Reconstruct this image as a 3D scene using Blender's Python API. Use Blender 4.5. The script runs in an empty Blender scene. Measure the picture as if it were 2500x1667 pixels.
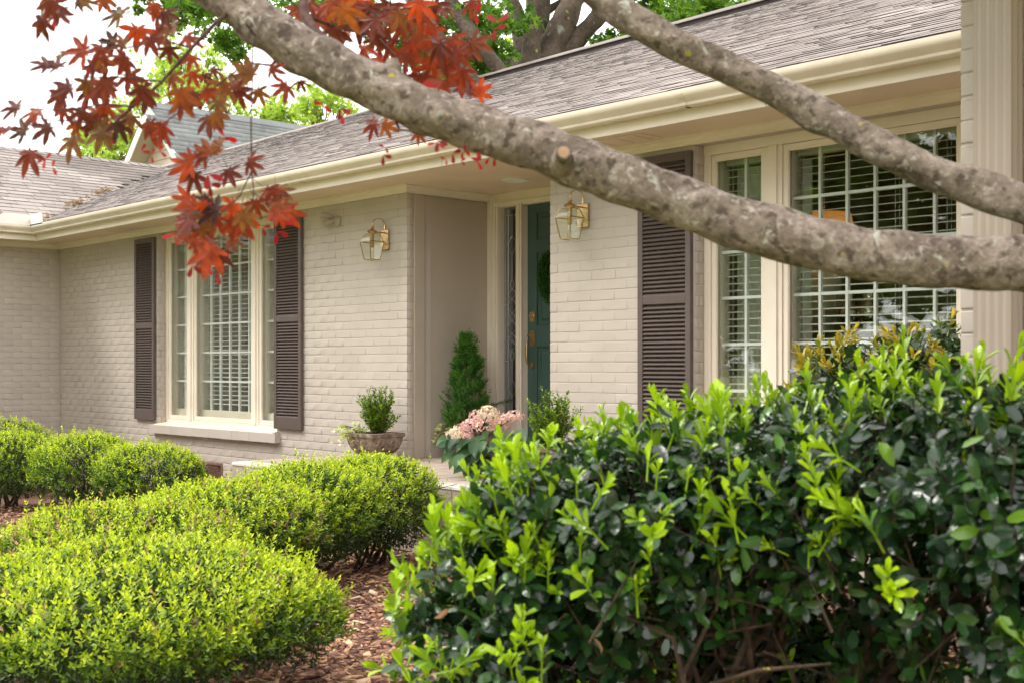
import bpy, math, random
import numpy as np
from mathutils import Vector, Matrix, Euler

scene = bpy.context.scene
COL = scene.collection
R_ = math.radians
random.seed(7)

# ------------------------------------------------------------------ camera
EYE = 1.2
cam_d = bpy.data.cameras.new('camera')
cam = bpy.data.objects.new('camera', cam_d)
COL.objects.link(cam)
cam.location = (0, 0, EYE)
cam.rotation_euler = (R_(90), 0, R_(46.8))
cam_d.sensor_width = 36
cam_d.lens = 43.2
cam_d.shift_y = 59.5 / 2500
cam_d.clip_start = 0.05
cam_d.clip_end = 500
cam_d.dof.use_dof = True
cam_d.dof.focus_distance = 8.6
cam_d.dof.aperture_fstop = 6.7
scene.camera = cam

# ------------------------------------------------------------------ sky, sun, exposure
SUN_EL, SUN_AZ = R_(53), R_(236)          # azimuth of the sun measured from +X, counter-clockwise
world = bpy.data.worlds.new('World')
scene.world = world
world.use_nodes = True
wn, wl = world.node_tree.nodes, world.node_tree.links
wn.clear()
w_out = wn.new('ShaderNodeOutputWorld')
w_bg = wn.new('ShaderNodeBackground')
w_sky = wn.new('ShaderNodeTexSky')
w_sky.sky_type = 'NISHITA'
w_sky.sun_disc = False
w_sky.sun_elevation = SUN_EL
w_sky.sun_rotation = math.pi / 2 - SUN_AZ
w_sky.air_density = 1.0
w_sky.dust_density = 3.0
w_hsv = wn.new('ShaderNodeHueSaturation')
w_hsv.inputs['Saturation'].default_value = 0.25
w_mix = wn.new('ShaderNodeMix')
w_mix.data_type = 'RGBA'
w_mix.inputs[0].default_value = 0.8
w_mix.inputs[7].default_value = (9.3, 9.1, 8.9, 1)      # even, bright cloud cover
w_bg.inputs['Strength'].default_value = 0.1
wl.new(w_sky.outputs[0], w_hsv.inputs['Color'])
wl.new(w_hsv.outputs[0], w_mix.inputs[6])
wl.new(w_mix.outputs[2], w_bg.inputs['Color'])
wl.new(w_bg.outputs[0], w_out.inputs['Surface'])

sun_d = bpy.data.lights.new('sun', 'SUN')
sun_d.energy = 0.65
sun_d.angle = R_(18)
sun_d.color = (1.0, 0.96, 0.90)
sun = bpy.data.objects.new('sun', sun_d)
COL.objects.link(sun)
sun.location = (-10, -20, 30)
_sd = Vector((math.cos(SUN_EL) * math.cos(SUN_AZ), math.cos(SUN_EL) * math.sin(SUN_AZ), math.sin(SUN_EL)))
sun.rotation_euler = _sd.to_track_quat('Z', 'Y').to_euler()

vs = scene.view_settings
vs.view_transform = 'Standard'
vs.look = 'None'
vs.exposure = 1.77
vs.gamma = 1.0
vs.use_curve_mapping = False
scene.render.engine = 'CYCLES'
scene.cycles.use_denoising = True
scene.cycles.max_bounces = 7
scene.cycles.diffuse_bounces = 4
scene.cycles.glossy_bounces = 3
scene.cycles.transmission_bounces = 4
scene.cycles.use_adaptive_sampling = True
scene.cycles.adaptive_threshold = 0.014
scene.cycles.transparent_max_bounces = 10
scene.cycles.caustics_reflective = False
scene.cycles.caustics_refractive = False
scene.cycles.sample_clamp_indirect = 6.0

# ------------------------------------------------------------------ photo geometry (2500 x 1667 pixel grid -> points in the place)
_F = (-math.cos(R_(43.2)), math.sin(R_(43.2)))
_Rt = (math.sin(R_(43.2)), math.cos(R_(43.2)))
def at(u, v, d):
    """point at depth d (metres along the view axis) seen at pixel u, v"""
    s = (u - 1250) / 3000.0
    return Vector(((_F[0] + s * _Rt[0]) * d, (_F[1] + s * _Rt[1]) * d, EYE + (893 - v) / 3000.0 * d))
def project(p):
    d = p[0] * _F[0] + p[1] * _F[1]
    s = (p[0] * _Rt[0] + p[1] * _Rt[1]) / max(d, 1e-6)
    return 1250 + s * 3000, 893 - (p[2] - EYE) / max(d, 1e-6) * 3000, d

# ------------------------------------------------------------------ materials
def new_mat(name):
    m = bpy.data.materials.new(name)
    m.use_nodes = True
    nt = m.node_tree
    b = nt.nodes['Principled BSDF']
    return m, nt.nodes, nt.links, b

def add_bump(nodes, links, b, scale, dist, detail=4, coords='Object', strength=0.6, rough=0.6):
    tc = nodes.new('ShaderNodeTexCoord')
    n = nodes.new('ShaderNodeTexNoise')
    n.inputs['Scale'].default_value = scale
    n.inputs['Detail'].default_value = detail
    n.inputs['Roughness'].default_value = rough
    bp = nodes.new('ShaderNodeBump')
    bp.inputs['Distance'].default_value = dist
    bp.inputs['Strength'].default_value = strength
    links.new(tc.outputs[coords], n.inputs['Vector'])
    links.new(n.outputs['Fac'], bp.inputs['Height'])
    links.new(bp.outputs[0], b.inputs['Normal'])
    return n, tc

def noise_color(nodes, links, c1, c2, scale, detail=4, lo=0.35, hi=0.65, coords='Object', vec=None):
    n = nodes.new('ShaderNodeTexNoise')
    n.inputs['Scale'].default_value = scale
    n.inputs['Detail'].default_value = detail
    if vec is None:
        tc = nodes.new('ShaderNodeTexCoord')
        vec = tc.outputs[coords]
    links.new(vec, n.inputs['Vector'])
    r = nodes.new('ShaderNodeValToRGB')
    r.color_ramp.elements[0].position = lo
    r.color_ramp.elements[1].position = hi
    r.color_ramp.elements[0].color = (*c1, 1)
    r.color_ramp.elements[1].color = (*c2, 1)
    links.new(n.outputs['Fac'], r.inputs[0])
    return r.outputs[0]

def geo_pos(nodes):
    return nodes.new('ShaderNodeNewGeometry').outputs['Position']

def mixc(nodes, links, fac, a, b, mode='MIX'):
    m = nodes.new('ShaderNodeMix')
    m.data_type = 'RGBA'
    m.blend_type = mode
    for sock, val in ((m.inputs[0], fac), (m.inputs[6], a), (m.inputs[7], b)):
        if isinstance(val, (int, float)):
            sock.default_value = val
        elif isinstance(val, tuple):
            sock.default_value = (*val[:3], 1)
        else:
            links.new(val, sock)
    return m.outputs[2]

def rnd_value(nodes, links):
    """per-piece random number: mesh attribute 'rnd' plus the object's own random"""
    a = nodes.new('ShaderNodeAttribute')
    a.attribute_name = 'rnd'
    o = nodes.new('ShaderNodeObjectInfo')
    s = nodes.new('ShaderNodeMath'); s.operation = 'ADD'
    links.new(a.outputs['Fac'], s.inputs[0]); links.new(o.outputs['Random'], s.inputs[1])
    f = nodes.new('ShaderNodeMath'); f.operation = 'FRACT'
    links.new(s.outputs[0], f.inputs[0])
    return f.outputs[0]

def ramp(nodes, links, fac, stops):
    r = nodes.new('ShaderNodeValToRGB')
    el = r.color_ramp.elements
    while len(el) < len(stops):
        el.new(0.5)
    for e, (p, c) in zip(el, stops):
        e.position = p
        e.color = (*c, 1)
    links.new(fac, r.inputs[0])
    return r.outputs[0]

MATS = {}
def paint(name, col, rough=0.5, var=0.12, scale=6, bump=0.0006, bscale=90, spec=0.4, dirt=None):
    m, n, l, b = new_mat(name)
    pos = geo_pos(n)
    c1 = tuple(x * (1 - var) for x in col)
    c2 = tuple(min(1, x * (1 + var * 0.5)) for x in col)
    c = noise_color(n, l, c1, c2, scale, 5, 0.3, 0.7, vec=pos)
    if dirt:
        d = n.new('ShaderNodeTexNoise'); d.inputs['Scale'].default_value = 2.3; d.inputs['Detail'].default_value = 8
        d.inputs['Roughness'].default_value = 0.7
        l.new(pos, d.inputs['Vector'])
        rr = ramp(n, l, d.outputs['Fac'], [(0.52, (0, 0, 0)), (0.72, (1, 1, 1))])
        mm = n.new('ShaderNodeMath'); mm.operation = 'MULTIPLY'; mm.inputs[1].default_value = 0.55
        l.new(rr, mm.inputs[0])
        c = mixc(n, l, mm.outputs[0], c, dirt)
    l.new(c, b.inputs['Base Color'])
    b.inputs['Roughness'].default_value = rough
    b.inputs['Specular IOR Level'].default_value = spec
    if bump:
        nz = n.new('ShaderNodeTexNoise'); nz.inputs['Scale'].default_value = bscale; nz.inputs['Detail'].default_value = 4
        l.new(pos, nz.inputs['Vector'])
        bp = n.new('ShaderNodeBump'); bp.inputs['Distance'].default_value = bump; bp.inputs['Strength'].default_value = 0.8
        l.new(nz.outputs['Fac'], bp.inputs['Height'])
        l.new(bp.outputs[0], b.inputs['Normal'])
    MATS[name] = m
    return m

WALLC = (0.505, 0.447, 0.395)
def brick_paint():
    m, n, l, b = new_mat('painted_brick')
    pos = geo_pos(n)
    c = noise_color(n, l, tuple(x * 0.94 for x in WALLC), tuple(x * 1.03 for x in WALLC), 3.1, 6, 0.3, 0.7, vec=pos)
    rv = rnd_value(n, l)
    tint = ramp(n, l, rv, [(0.0, (0.97, 0.97, 0.97)), (0.5, (1, 1, 1)), (1.0, (1.02, 1.02, 1.01))])
    c = mixc(n, l, 1.0, c, tint, 'MULTIPLY')
    # dust and splash stains
    d = n.new('ShaderNodeTexNoise'); d.inputs['Scale'].default_value = 14; d.inputs['Detail'].default_value = 8
    d.inputs['Roughness'].default_value = 0.75
    l.new(pos, d.inputs['Vector'])
    st = ramp(n, l, d.outputs['Fac'], [(0.60, (0, 0, 0)), (0.85, (0.35, 0.35, 0.35))])
    c = mixc(n, l, st, c, (0.40, 0.34, 0.28))
    l.new(c, b.inputs['Base Color'])
    b.inputs['Roughness'].default_value = 0.62
    b.inputs['Specular IOR Level'].default_value = 0.3
    nz = n.new('ShaderNodeTexNoise'); nz.inputs['Scale'].default_value = 55; nz.inputs['Detail'].default_value = 6
    nz.inputs['Roughness'].default_value = 0.65
    mp = n.new('ShaderNodeMapping'); mp.inputs['Scale'].default_value = (0.5, 0.5, 1.4)
    l.new(pos, mp.inputs['Vector']); l.new(mp.outputs[0], nz.inputs['Vector'])
    bp = n.new('ShaderNodeBump'); bp.inputs['Distance'].default_value = 0.001; bp.inputs['Strength'].default_value = 0.6
    l.new(nz.outputs['Fac'], bp.inputs['Height']); l.new(bp.outputs[0], b.inputs['Normal'])
    MATS['brick'] = m
brick_paint()
TRIM = (0.78, 0.70, 0.585)
paint('trim', TRIM, 0.45, 0.07, 4, 0.0005, 60)
paint('gutter', (0.76, 0.675, 0.56), 0.35, 0.08, 5, 0.0003, 40, dirt=(0.55, 0.44, 0.27))
paint('taupe', (0.46, 0.395, 0.325), 0.5, 0.06, 3, 0.0006, 70)
paint('downspout', (0.40, 0.33, 0.275), 0.38, 0.05, 3, 0.0003, 40)
paint('soffit', (0.80, 0.66, 0.50), 0.55, 0.07, 3, 0.0006, 60)
paint('shutter', (0.115, 0.088, 0.08), 0.42, 0.12, 12, 0.0006, 120)
paint('muntin', (0.80, 0.81, 0.80), 0.4, 0.05, 6, 0)
paint('blind', (0.88, 0.85, 0.80), 0.45, 0.05, 6, 0)
paint('door', (0.052, 0.096, 0.082), 0.35, 0.10, 5, 0.0004, 120)
paint('interior', (0.55, 0.46, 0.385), 0.8, 0.2, 2, 0)
paint('dark_wood', (0.05, 0.028, 0.018), 0.3, 0.3, 8, 0)
paint('white_metal', (0.80, 0.77, 0.72), 0.4, 0.06, 8, 0.0003, 60)
paint('vent_metal', (0.20, 0.115, 0.085), 0.6, 0.2, 20, 0.0004, 80)
paint('siding', (0.46, 0.385, 0.32), 0.55, 0.06, 3, 0)
paint('white_trim', (0.85, 0.84, 0.82), 0.5, 0.05, 3, 0)
paint('fixture', (0.42, 0.37, 0.30), 0.45, 0.15, 30, 0)
paint('black_plastic', (0.02, 0.02, 0.022), 0.4, 0.1, 8, 0)
paint('soil', (0.035, 0.024, 0.017), 0.9, 0.4, 60, 0.006, 60)
paint('curtain', (0.85, 0.82, 0.76), 0.8, 0.06, 8, 0)
paint('cut_wood', (0.42, 0.27, 0.17), 0.8, 0.2, 60, 0)
paint('dark_vent', (0.035, 0.027, 0.026), 0.8, 0.3, 20, 0.001, 80)

def metal(name, col, rough, var=0.2):
    m, n, l, b = new_mat(name)
    c = noise_color(n, l, tuple(x * (1 - var) for x in col), col, 40, 4, 0.3, 0.7)
    l.new(c, b.inputs['Base Color'])
    b.inputs['Metallic'].default_value = 1
    b.inputs['Roughness'].default_value = rough
    MATS[name] = m
metal('brass', (0.66, 0.48, 0.24), 0.24)
metal('old_brass', (0.46, 0.33, 0.17), 0.3)
metal('silver', (0.80, 0.78, 0.74), 0.12)
metal('lead', (0.62, 0.62, 0.62), 0.4)

def glass(name, tint=(1, 1, 1), wavy=0.0, ior=1.5, boost=1.0, rough=0.0):
    m = bpy.data.materials.new(name); m.use_nodes = True
    n, l = m.node_tree.nodes, m.node_tree.links
    n.clear()
    o = n.new('ShaderNodeOutputMaterial')
    tr = n.new('ShaderNodeBsdfTransparent'); tr.inputs[0].default_value = (*tint, 1)
    gl = n.new('ShaderNodeBsdfGlossy'); gl.inputs['Roughness'].default_value = rough
    geo = n.new('ShaderNodeNewGeometry')
    dt = n.new('ShaderNodeVectorMath'); dt.operation = 'DOT_PRODUCT'
    l.new(geo.outputs['Normal'], dt.inputs[0]); l.new(geo.outputs['Incoming'], dt.inputs[1])
    ab = n.new('ShaderNodeMath'); ab.operation = 'ABSOLUTE'; l.new(dt.outputs['Value'], ab.inputs[0])
    om = n.new('ShaderNodeMath'); om.operation = 'SUBTRACT'; om.inputs[0].default_value = 1; l.new(ab.outputs[0], om.inputs[1])
    pw = n.new('ShaderNodeMath'); pw.operation = 'POWER'; pw.inputs[1].default_value = 5; l.new(om.outputs[0], pw.inputs[0])
    fr = n.new('ShaderNodeMath'); fr.operation = 'MULTIPLY_ADD'; fr.inputs[1].default_value = .96; fr.inputs[2].default_value = .04
    l.new(pw.outputs[0], fr.inputs[0])
    mx = n.new('ShaderNodeMixShader')
    mt = n.new('ShaderNodeMath'); mt.operation = 'MULTIPLY'; mt.inputs[1].default_value = boost; mt.use_clamp = True
    l.new(fr.outputs[0], mt.inputs[0]); l.new(mt.outputs[0], mx.inputs[0])
    l.new(tr.outputs[0], mx.inputs[1]); l.new(gl.outputs[0], mx.inputs[2]); l.new(mx.outputs[0], o.inputs[0])
    if wavy:
        nz = n.new('ShaderNodeTexNoise'); nz.inputs['Scale'].default_value = 3 if wavy < 0.01 else 40
        nz.inputs['Detail'].default_value = 2
        l.new(geo_pos(n), nz.inputs['Vector'])
        bp = n.new('ShaderNodeBump'); bp.inputs['Distance'].default_value = wavy
        l.new(nz.outputs['Fac'], bp.inputs['Height'])
        l.new(bp.outputs[0], gl.inputs['Normal'])
    MATS[name] = m
glass('pane', (0.97, 0.99, 0.97), 0.0004, 1.52, 1.25)
glass('lantern_glass', (0.96, 0.98, 0.92), 0.0012, 1.5, 1.6)
glass('leaded', (0.80, 0.82, 0.86), 0.003, 1.5, 1.2, 0.03)

def shingle_mat(name, a, b_, edge):
    m, n, l, b = new_mat(name)
    pos = geo_pos(n)
    rv = rnd_value(n, l)
    c = ramp(n, l, rv, [(0.0, a), (0.45, tuple((x + y) / 2 for x, y in zip(a, b_))), (1.0, b_)])
    g = n.new('ShaderNodeTexNoise'); g.inputs['Scale'].default_value = 260; g.inputs['Detail'].default_value = 2
    l.new(pos, g.inputs['Vector'])
    gr = ramp(n, l, g.outputs['Fac'], [(0.3, (0.55, 0.55, 0.55)), (0.7, (1.3, 1.28, 1.26))])
    c = mixc(n, l, 1.0, c, gr, 'MULTIPLY')
    s = n.new('ShaderNodeTexNoise'); s.inputs['Scale'].default_value = 1.3; s.inputs['Detail'].default_value = 6
    l.new(pos, s.inputs['Vector'])
    sr = ramp(n, l, s.outputs['Fac'], [(0.35, (0.82, 0.80, 0.80)), (0.65, (1.08, 1.07, 1.05))])
    c = mixc(n, l, 1.0, c, sr, 'MULTIPLY')
    l.new(c, b.inputs['Base Color'])
    b.inputs['Roughness'].default_value = 0.75
    b.inputs['Specular IOR Level'].default_value = 0.45
    bp = n.new('ShaderNodeBump'); bp.inputs['Distance'].default_value = 0.0015
    l.new(g.outputs['Fac'], bp.inputs['Height']); l.new(bp.outputs[0], b.inputs['Normal'])
    MATS[name] = m
    m2, n2, l2, b2 = new_mat(name + '_edge')
    b2.inputs['Base Color'].default_value = (*edge, 1); b2.inputs['Roughness'].default_value = 0.9
    MATS[name + '_edge'] = m2
shingle_mat('shingle', (0.235, 0.203, 0.188), (0.35, 0.305, 0.285), (0.06, 0.05, 0.047))
shingle_mat('grey_shingle', (0.16, 0.175, 0.18), (0.24, 0.26, 0.265), (0.03, 0.03, 0.032))

def leaf_mat(name, old, mid, new, rough=0.4, spec=0.5, trans=0.35, tcol=None, hue=None, vein=False):
    """old / mid / new: leaf colours by age (mesh attribute 'age'); light also passes through the blade"""
    m, n, l, b = new_mat(name)
    a = n.new('ShaderNodeAttribute'); a.attribute_name = 'age'
    rv = rnd_value(n, l)
    c = ramp(n, l, a.outputs['Fac'], [(0.0, old), (0.5, mid), (1.0, new)])
    v = ramp(n, l, rv, [(0.0, (0.62, 0.66, 0.62)), (0.5, (1, 1, 1)), (1.0, (1.22, 1.15, 1.0))])
    c = mixc(n, l, 1.0, c, v, 'MULTIPLY')
    if hue:
        hv = n.new('ShaderNodeMath'); hv.operation = 'PINGPONG'; hv.inputs[1].default_value = 0.13
        l.new(rv, hv.inputs[0])
        hr = ramp(n, l, hv.outputs[0], [(0.085, (0, 0, 0)), (0.13, (0.8, 0.8, 0.8))])
        c = mixc(n, l, hr, c, hue)
    if name == 'maple':
        c = mixc(n, l, 1.0, c, noise_color(n, l, (.7, .62, .6), (1.25, 1.2, 1.1), 45, 5, .35, .65, vec=geo_pos(n)), 'MULTIPLY')
    if vein:
        nz = n.new('ShaderNodeTexNoise'); nz.inputs['Scale'].default_value = 160; nz.inputs['Detail'].default_value = 3
        l.new(geo_pos(n), nz.inputs['Vector'])
        bp = n.new('ShaderNodeBump'); bp.inputs['Distance'].default_value = 0.0012; bp.inputs['Strength'].default_value = 0.5
        l.new(nz.outputs['Fac'], bp.inputs['Height']); l.new(bp.outputs[0], b.inputs['Normal'])
    l.new(c, b.inputs['Base Color'])
    b.inputs['Roughness'].default_value = rough
    b.inputs['Specular IOR Level'].default_value = spec
    t = n.new('ShaderNodeBsdfTranslucent')
    tc = mixc(n, l, 1.0, c, tcol or (1.3, 1.35, 0.6), 'MULTIPLY')
    l.new(tc, t.inputs[0])
    mx = n.new('ShaderNodeMixShader'); mx.inputs[0].default_value = trans
    out = n['Material Output']
    l.new(b.outputs[0], mx.inputs[1]); l.new(t.outputs[0], mx.inputs[2]); l.new(mx.outputs[0], out.inputs[0])
    MATS[name] = m
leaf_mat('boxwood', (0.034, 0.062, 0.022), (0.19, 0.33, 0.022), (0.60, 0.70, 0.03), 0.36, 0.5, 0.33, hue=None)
leaf_mat('cleyera', (0.016, 0.042, 0.018), (0.07, 0.19, 0.02), (0.42, 0.62, 0.012), 0.17, 0.65, 0.22, vein=True)
leaf_mat('red_tip', (0.02, 0.05, 0.022), (0.16, 0.24, 0.025), (0.52, 0.40, 0.04), 0.3, 0.5, 0.25, vein=True)
leaf_mat('arborvitae', (0.022, 0.08, 0.016), (0.07, 0.21, 0.025), (0.17, 0.37, 0.05), 0.5, 0.3, 0.25)
leaf_mat('oak_leaf', (0.04, 0.10, 0.016), (0.09, 0.20, 0.02), (0.20, 0.36, 0.04), 0.45, 0.4, 0.5)
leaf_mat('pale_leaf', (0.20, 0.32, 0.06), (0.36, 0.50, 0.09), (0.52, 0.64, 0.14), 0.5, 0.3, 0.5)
leaf_mat('maple', (0.07, 0.020, 0.016), (0.18, 0.034, 0.016), (0.40, 0.066, 0.012), 0.42, 0.4, 0.5, tcol=(1.6, 1.2, 0.7), hue=(0.17, 0.105, 0.022), vein=True)
leaf_mat('samara', (0.26, 0.010, 0.014), (0.36, 0.012, 0.016), (0.44, 0.02, 0.02), 0.4, 0.4, 0.4, tcol=(1.5, 1.0, 0.8))
leaf_mat('hydrangea_leaf', (0.03, 0.085, 0.035), (0.05, 0.12, 0.04), (0.11, 0.22, 0.05), 0.45, 0.4, 0.2)
leaf_mat('petal', (0.84, 0.56, 0.57), (0.88, 0.68, 0.63), (0.90, 0.78, 0.62), 0.5, 0.3, 0.35, tcol=(1.1, 1.0, 0.9))
leaf_mat('ivy', (0.16, 0.28, 0.04), (0.50, 0.58, 0.16), (0.80, 0.80, 0.50), 0.45, 0.4, 0.3)
leaf_mat('grass', (0.09, 0.13, 0.03), (0.20, 0.24, 0.07), (0.42, 0.38, 0.18), 0.6, 0.2, 0.3)
leaf_mat('dead_leaf', (0.16, 0.07, 0.03), (0.30, 0.17, 0.10), (0.45, 0.30, 0.20), 0.7, 0.2, 0.2)

def chip_mat():
    m, n, l, b = new_mat('mulch_chip')
    rv = rnd_value(n, l)
    c = ramp(n, l, rv, [(0.0, (0.07, 0.03, 0.022)), (0.25, (0.22, 0.10, 0.07)), (0.6, (0.40, 0.21, 0.135)),
                        (0.88, (0.56, 0.31, 0.15)), (1.0, (0.70, 0.54, 0.37))])
    l.new(c, b.inputs['Base Color']); b.inputs['Roughness'].default_value = 0.85
    MATS['chip'] = m
    m, n, l, b = new_mat('mulch_bed')
    pos = geo_pos(n)
    c = noise_color(n, l, (0.07, 0.034, 0.024), (0.28, 0.14, 0.085), 45, 8, 0.3, 0.7, vec=pos)
    l.new(c, b.inputs['Base Color']); b.inputs['Roughness'].default_value = 0.95
    nz = n.new('ShaderNodeTexNoise'); nz.inputs['Scale'].default_value = 60; nz.inputs['Detail'].default_value = 6
    l.new(pos, nz.inputs['Vector'])
    bp = n.new('ShaderNodeBump'); bp.inputs['Distance'].default_value = 0.02
    l.new(nz.outputs['Fac'], bp.inputs['Height']); l.new(bp.outputs[0], b.inputs['Normal'])
    MATS['mulch'] = m
    m, n, l, b = new_mat('lawn')
    pos = geo_pos(n)
    c = noise_color(n, l, (0.17, 0.21, 0.06), (0.38, 0.36, 0.17), 5, 8, 0.35, 0.65, vec=pos)
    c = mixc(n, l, 0.5, c, noise_color(n, l, (0.6, 0.7, 0.5), (1.2, 1.2, 1.1), 90, 4, 0.3, 0.7, vec=pos), 'MULTIPLY')
    l.new(c, b.inputs['Base Color']); b.inputs['Roughness'].default_value = 0.95
    MATS['lawn'] = m
chip_mat()

def bark(name, a, c, lich, lamt, scale=14, bumpd=0.006, stretch=0.35):
    m, n, l, b = new_mat(name)
    tc = n.new('ShaderNodeTexCoord')
    pos = geo_pos(n)
    base = noise_color(n, l, a, c, scale, 8, 0.32, 0.68, vec=pos)
    fine = noise_color(n, l, (0.6, 0.58, 0.55), (1.2, 1.18, 1.15), scale * 7, 4, 0.3, 0.7, vec=pos)
    base = mixc(n, l, 0.8, base, fine, 'MULTIPLY')
    v = n.new('ShaderNodeTexNoise'); v.inputs['Scale'].default_value = scale * 1.3; v.inputs['Detail'].default_value = 5
    v.inputs['Distortion'].default_value = 0.6
    l.new(pos, v.inputs['Vector'])
    lr = ramp(n, l, v.outputs['Fac'], [(1 - lamt, (0, 0, 0)), (min(0.999, 1.04 - lamt + 0.03), (1, 1, 1))])
    base = mixc(n, l, lr, base, lich)
    y = n.new('ShaderNodeTexNoise'); y.inputs['Scale'].default_value = scale * 0.9; y.inputs['Detail'].default_value = 3
    mp = n.new('ShaderNodeMapping'); mp.inputs['Location'].default_value = (3.7, 1.2, 8.1)
    l.new(pos, mp.inputs['Vector']); l.new(mp.outputs[0], y.inputs['Vector'])
    yr = ramp(n, l, y.outputs['Fac'], [(0.70, (0, 0, 0)), (0.74, (1, 1, 1))])
    base = mixc(n, l, yr, base, (0.42, 0.36, 0.07))
    l.new(base, b.inputs['Base Color']); b.inputs['Roughness'].default_value = 0.85
    b.inputs['Specular IOR Level'].default_value = 0.25
    nz = n.new('ShaderNodeTexNoise'); nz.inputs['Scale'].default_value = scale * 4; nz.inputs['Detail'].default_value = 8
    nz.inputs['Roughness'].default_value = 0.65
    l.new(pos, nz.inputs['Vector'])
    bp = n.new('ShaderNodeBump'); bp.inputs['Distance'].default_value = bumpd
    l.new(nz.outputs['Fac'], bp.inputs['Height']); l.new(bp.outputs[0], b.inputs['Normal'])
    MATS[name] = m
def limb_bark():
    m, n, l, b = new_mat('maple_bark')
    pos = geo_pos(n)
    def nz(scale, detail=4, off=0.0, rough=.55, dist=0.0):
        t = n.new('ShaderNodeTexNoise'); t.inputs['Scale'].default_value = scale; t.inputs['Detail'].default_value = detail
        t.inputs['Roughness'].default_value = rough; t.inputs['Distortion'].default_value = dist
        mp = n.new('ShaderNodeMapping'); mp.inputs['Location'].default_value = (off, off * 1.7, off * .6)
        l.new(pos, mp.inputs['Vector']); l.new(mp.outputs[0], t.inputs['Vector'])
        return t.outputs['Fac']
    c = ramp(n, l, nz(16, 6), [(0.30, (0.15, 0.12, 0.098)), (0.5, (0.25, 0.205, 0.172)), (0.70, (0.36, 0.31, 0.268))])
    c = mixc(n, l, .85, c, ramp(n, l, nz(70, 5, 2.0, .7), [(0.3, (.55, .52, .5)), (.7, (1.28, 1.25, 1.22))]), 'MULTIPLY')
    def patch(c, fac, lo, hi, col, amt):
        return mixc(n, l, ramp(n, l, fac, [(lo, (0, 0, 0)), (hi, (amt, amt, amt))]), c, col)
    c = patch(c, nz(46, 4, 5.0), .53, .64, (.08, .058, .046), .85)            # dark scars
    c = patch(c, nz(58, 4, 9.0, .6, .4), .56, .68, (.46, .41, .36), .75)     # pale crust
    c = patch(c, nz(30, 4, 13.0, .6, .6), .62, .70, (.52, .53, .46), .9)     # grey-green lichen
    c = patch(c, nz(24, 2, 21.0), .71, .75, (.44, .38, .06), .9)             # yellow lichen
    l.new(c, b.inputs['Base Color']); b.inputs['Roughness'].default_value = .9; b.inputs['Specular IOR Level'].default_value = .2
    bp = n.new('ShaderNodeBump'); bp.inputs['Distance'].default_value = .012
    l.new(nz(60, 8, 3.0, .65), bp.inputs['Height']); l.new(bp.outputs[0], b.inputs['Normal'])
    MATS['maple_bark'] = m
limb_bark()
bark('oak_bark', (0.065, 0.048, 0.036), (0.16, 0.125, 0.098), (0.24, 0.245, 0.20), 0.34, 3.5, 0.03)
bark('stem_bark', (0.028, 0.019, 0.013), (0.10, 0.068, 0.046), (0.24, 0.22, 0.16), 0.3, 30, 0.002)
bark('twig_bark', (0.05, 0.02, 0.018), (0.11, 0.06, 0.045), (0.16, 0.13, 0.1), 0.25, 60, 0.001)

def stone_mat():
    m, n, l, b = new_mat('planter_stone')
    c = noise_color(n, l, (0.11, 0.078, 0.056), (0.34, 0.265, 0.205), 22, 8, 0.3, 0.7)
    c = mixc(n, l, 0.6, c, noise_color(n, l, (0.55, 0.5, 0.45), (1.2, 1.15, 1.1), 160, 3, 0.3, 0.7), 'MULTIPLY')
    l.new(c, b.inputs['Base Color']); b.inputs['Roughness'].default_value = 0.85
    add_bump(n, l, b, 120, 0.003)
    MATS['stone'] = m
    m, n, l, b = new_mat('porch_tile')
    pos = geo_pos(n)
    rv = rnd_value(n, l)
    c = noise_color(n, l, (0.40, 0.315, 0.26), (0.50, 0.41, 0.345), 9, 6, 0.3, 0.7, vec=pos)
    c = mixc(n, l, 1.0, c, ramp(n, l, rv, [(0, (0.9, 0.9, 0.9)), (1, (1.06, 1.05, 1.04))]), 'MULTIPLY')
    l.new(c, b.inputs['Base Color']); b.inputs['Roughness'].default_value = 0.6
    MATS['tile'] = m
    m, n, l, b = new_mat('nosing_tile')
    l.new(noise_color(n, l, (0.62, 0.56, 0.50), (0.78, 0.73, 0.67), 12, 4, 0.3, 0.7, vec=geo_pos(n)), b.inputs['Base Color'])
    b.inputs['Roughness'].default_value = 0.3
    MATS['nosing'] = m
    paint('grout', (0.22, 0.155, 0.115), 0.9, 0.2, 20, 0)
    m, n, l, b = new_mat('ceramic')
    l.new(noise_color(n, l, (0.66, 0.74, 0.72), (0.78, 0.82, 0.79), 5, 3), b.inputs['Base Color'])
    b.inputs['Roughness'].default_value = 0.25
    MATS['ceramic'] = m
    m, n, l, b = new_mat('lamp_shade')
    b.inputs['Base Color'].default_value = (0.62, 0.42, 0.24, 1); b.inputs['Roughness'].default_value = 0.9
    tl = n.new('ShaderNodeBsdfTranslucent'); tl.inputs[0].default_value = (0.75, 0.42, 0.16, 1)
    mx = n.new('ShaderNodeMixShader'); mx.inputs[0].default_value = 0.5
    l.new(b.outputs[0], mx.inputs[1]); l.new(tl.outputs[0], mx.inputs[2]); l.new(mx.outputs[0], n['Material Output'].inputs[0])
    MATS['shade'] = m
stone_mat()

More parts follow.
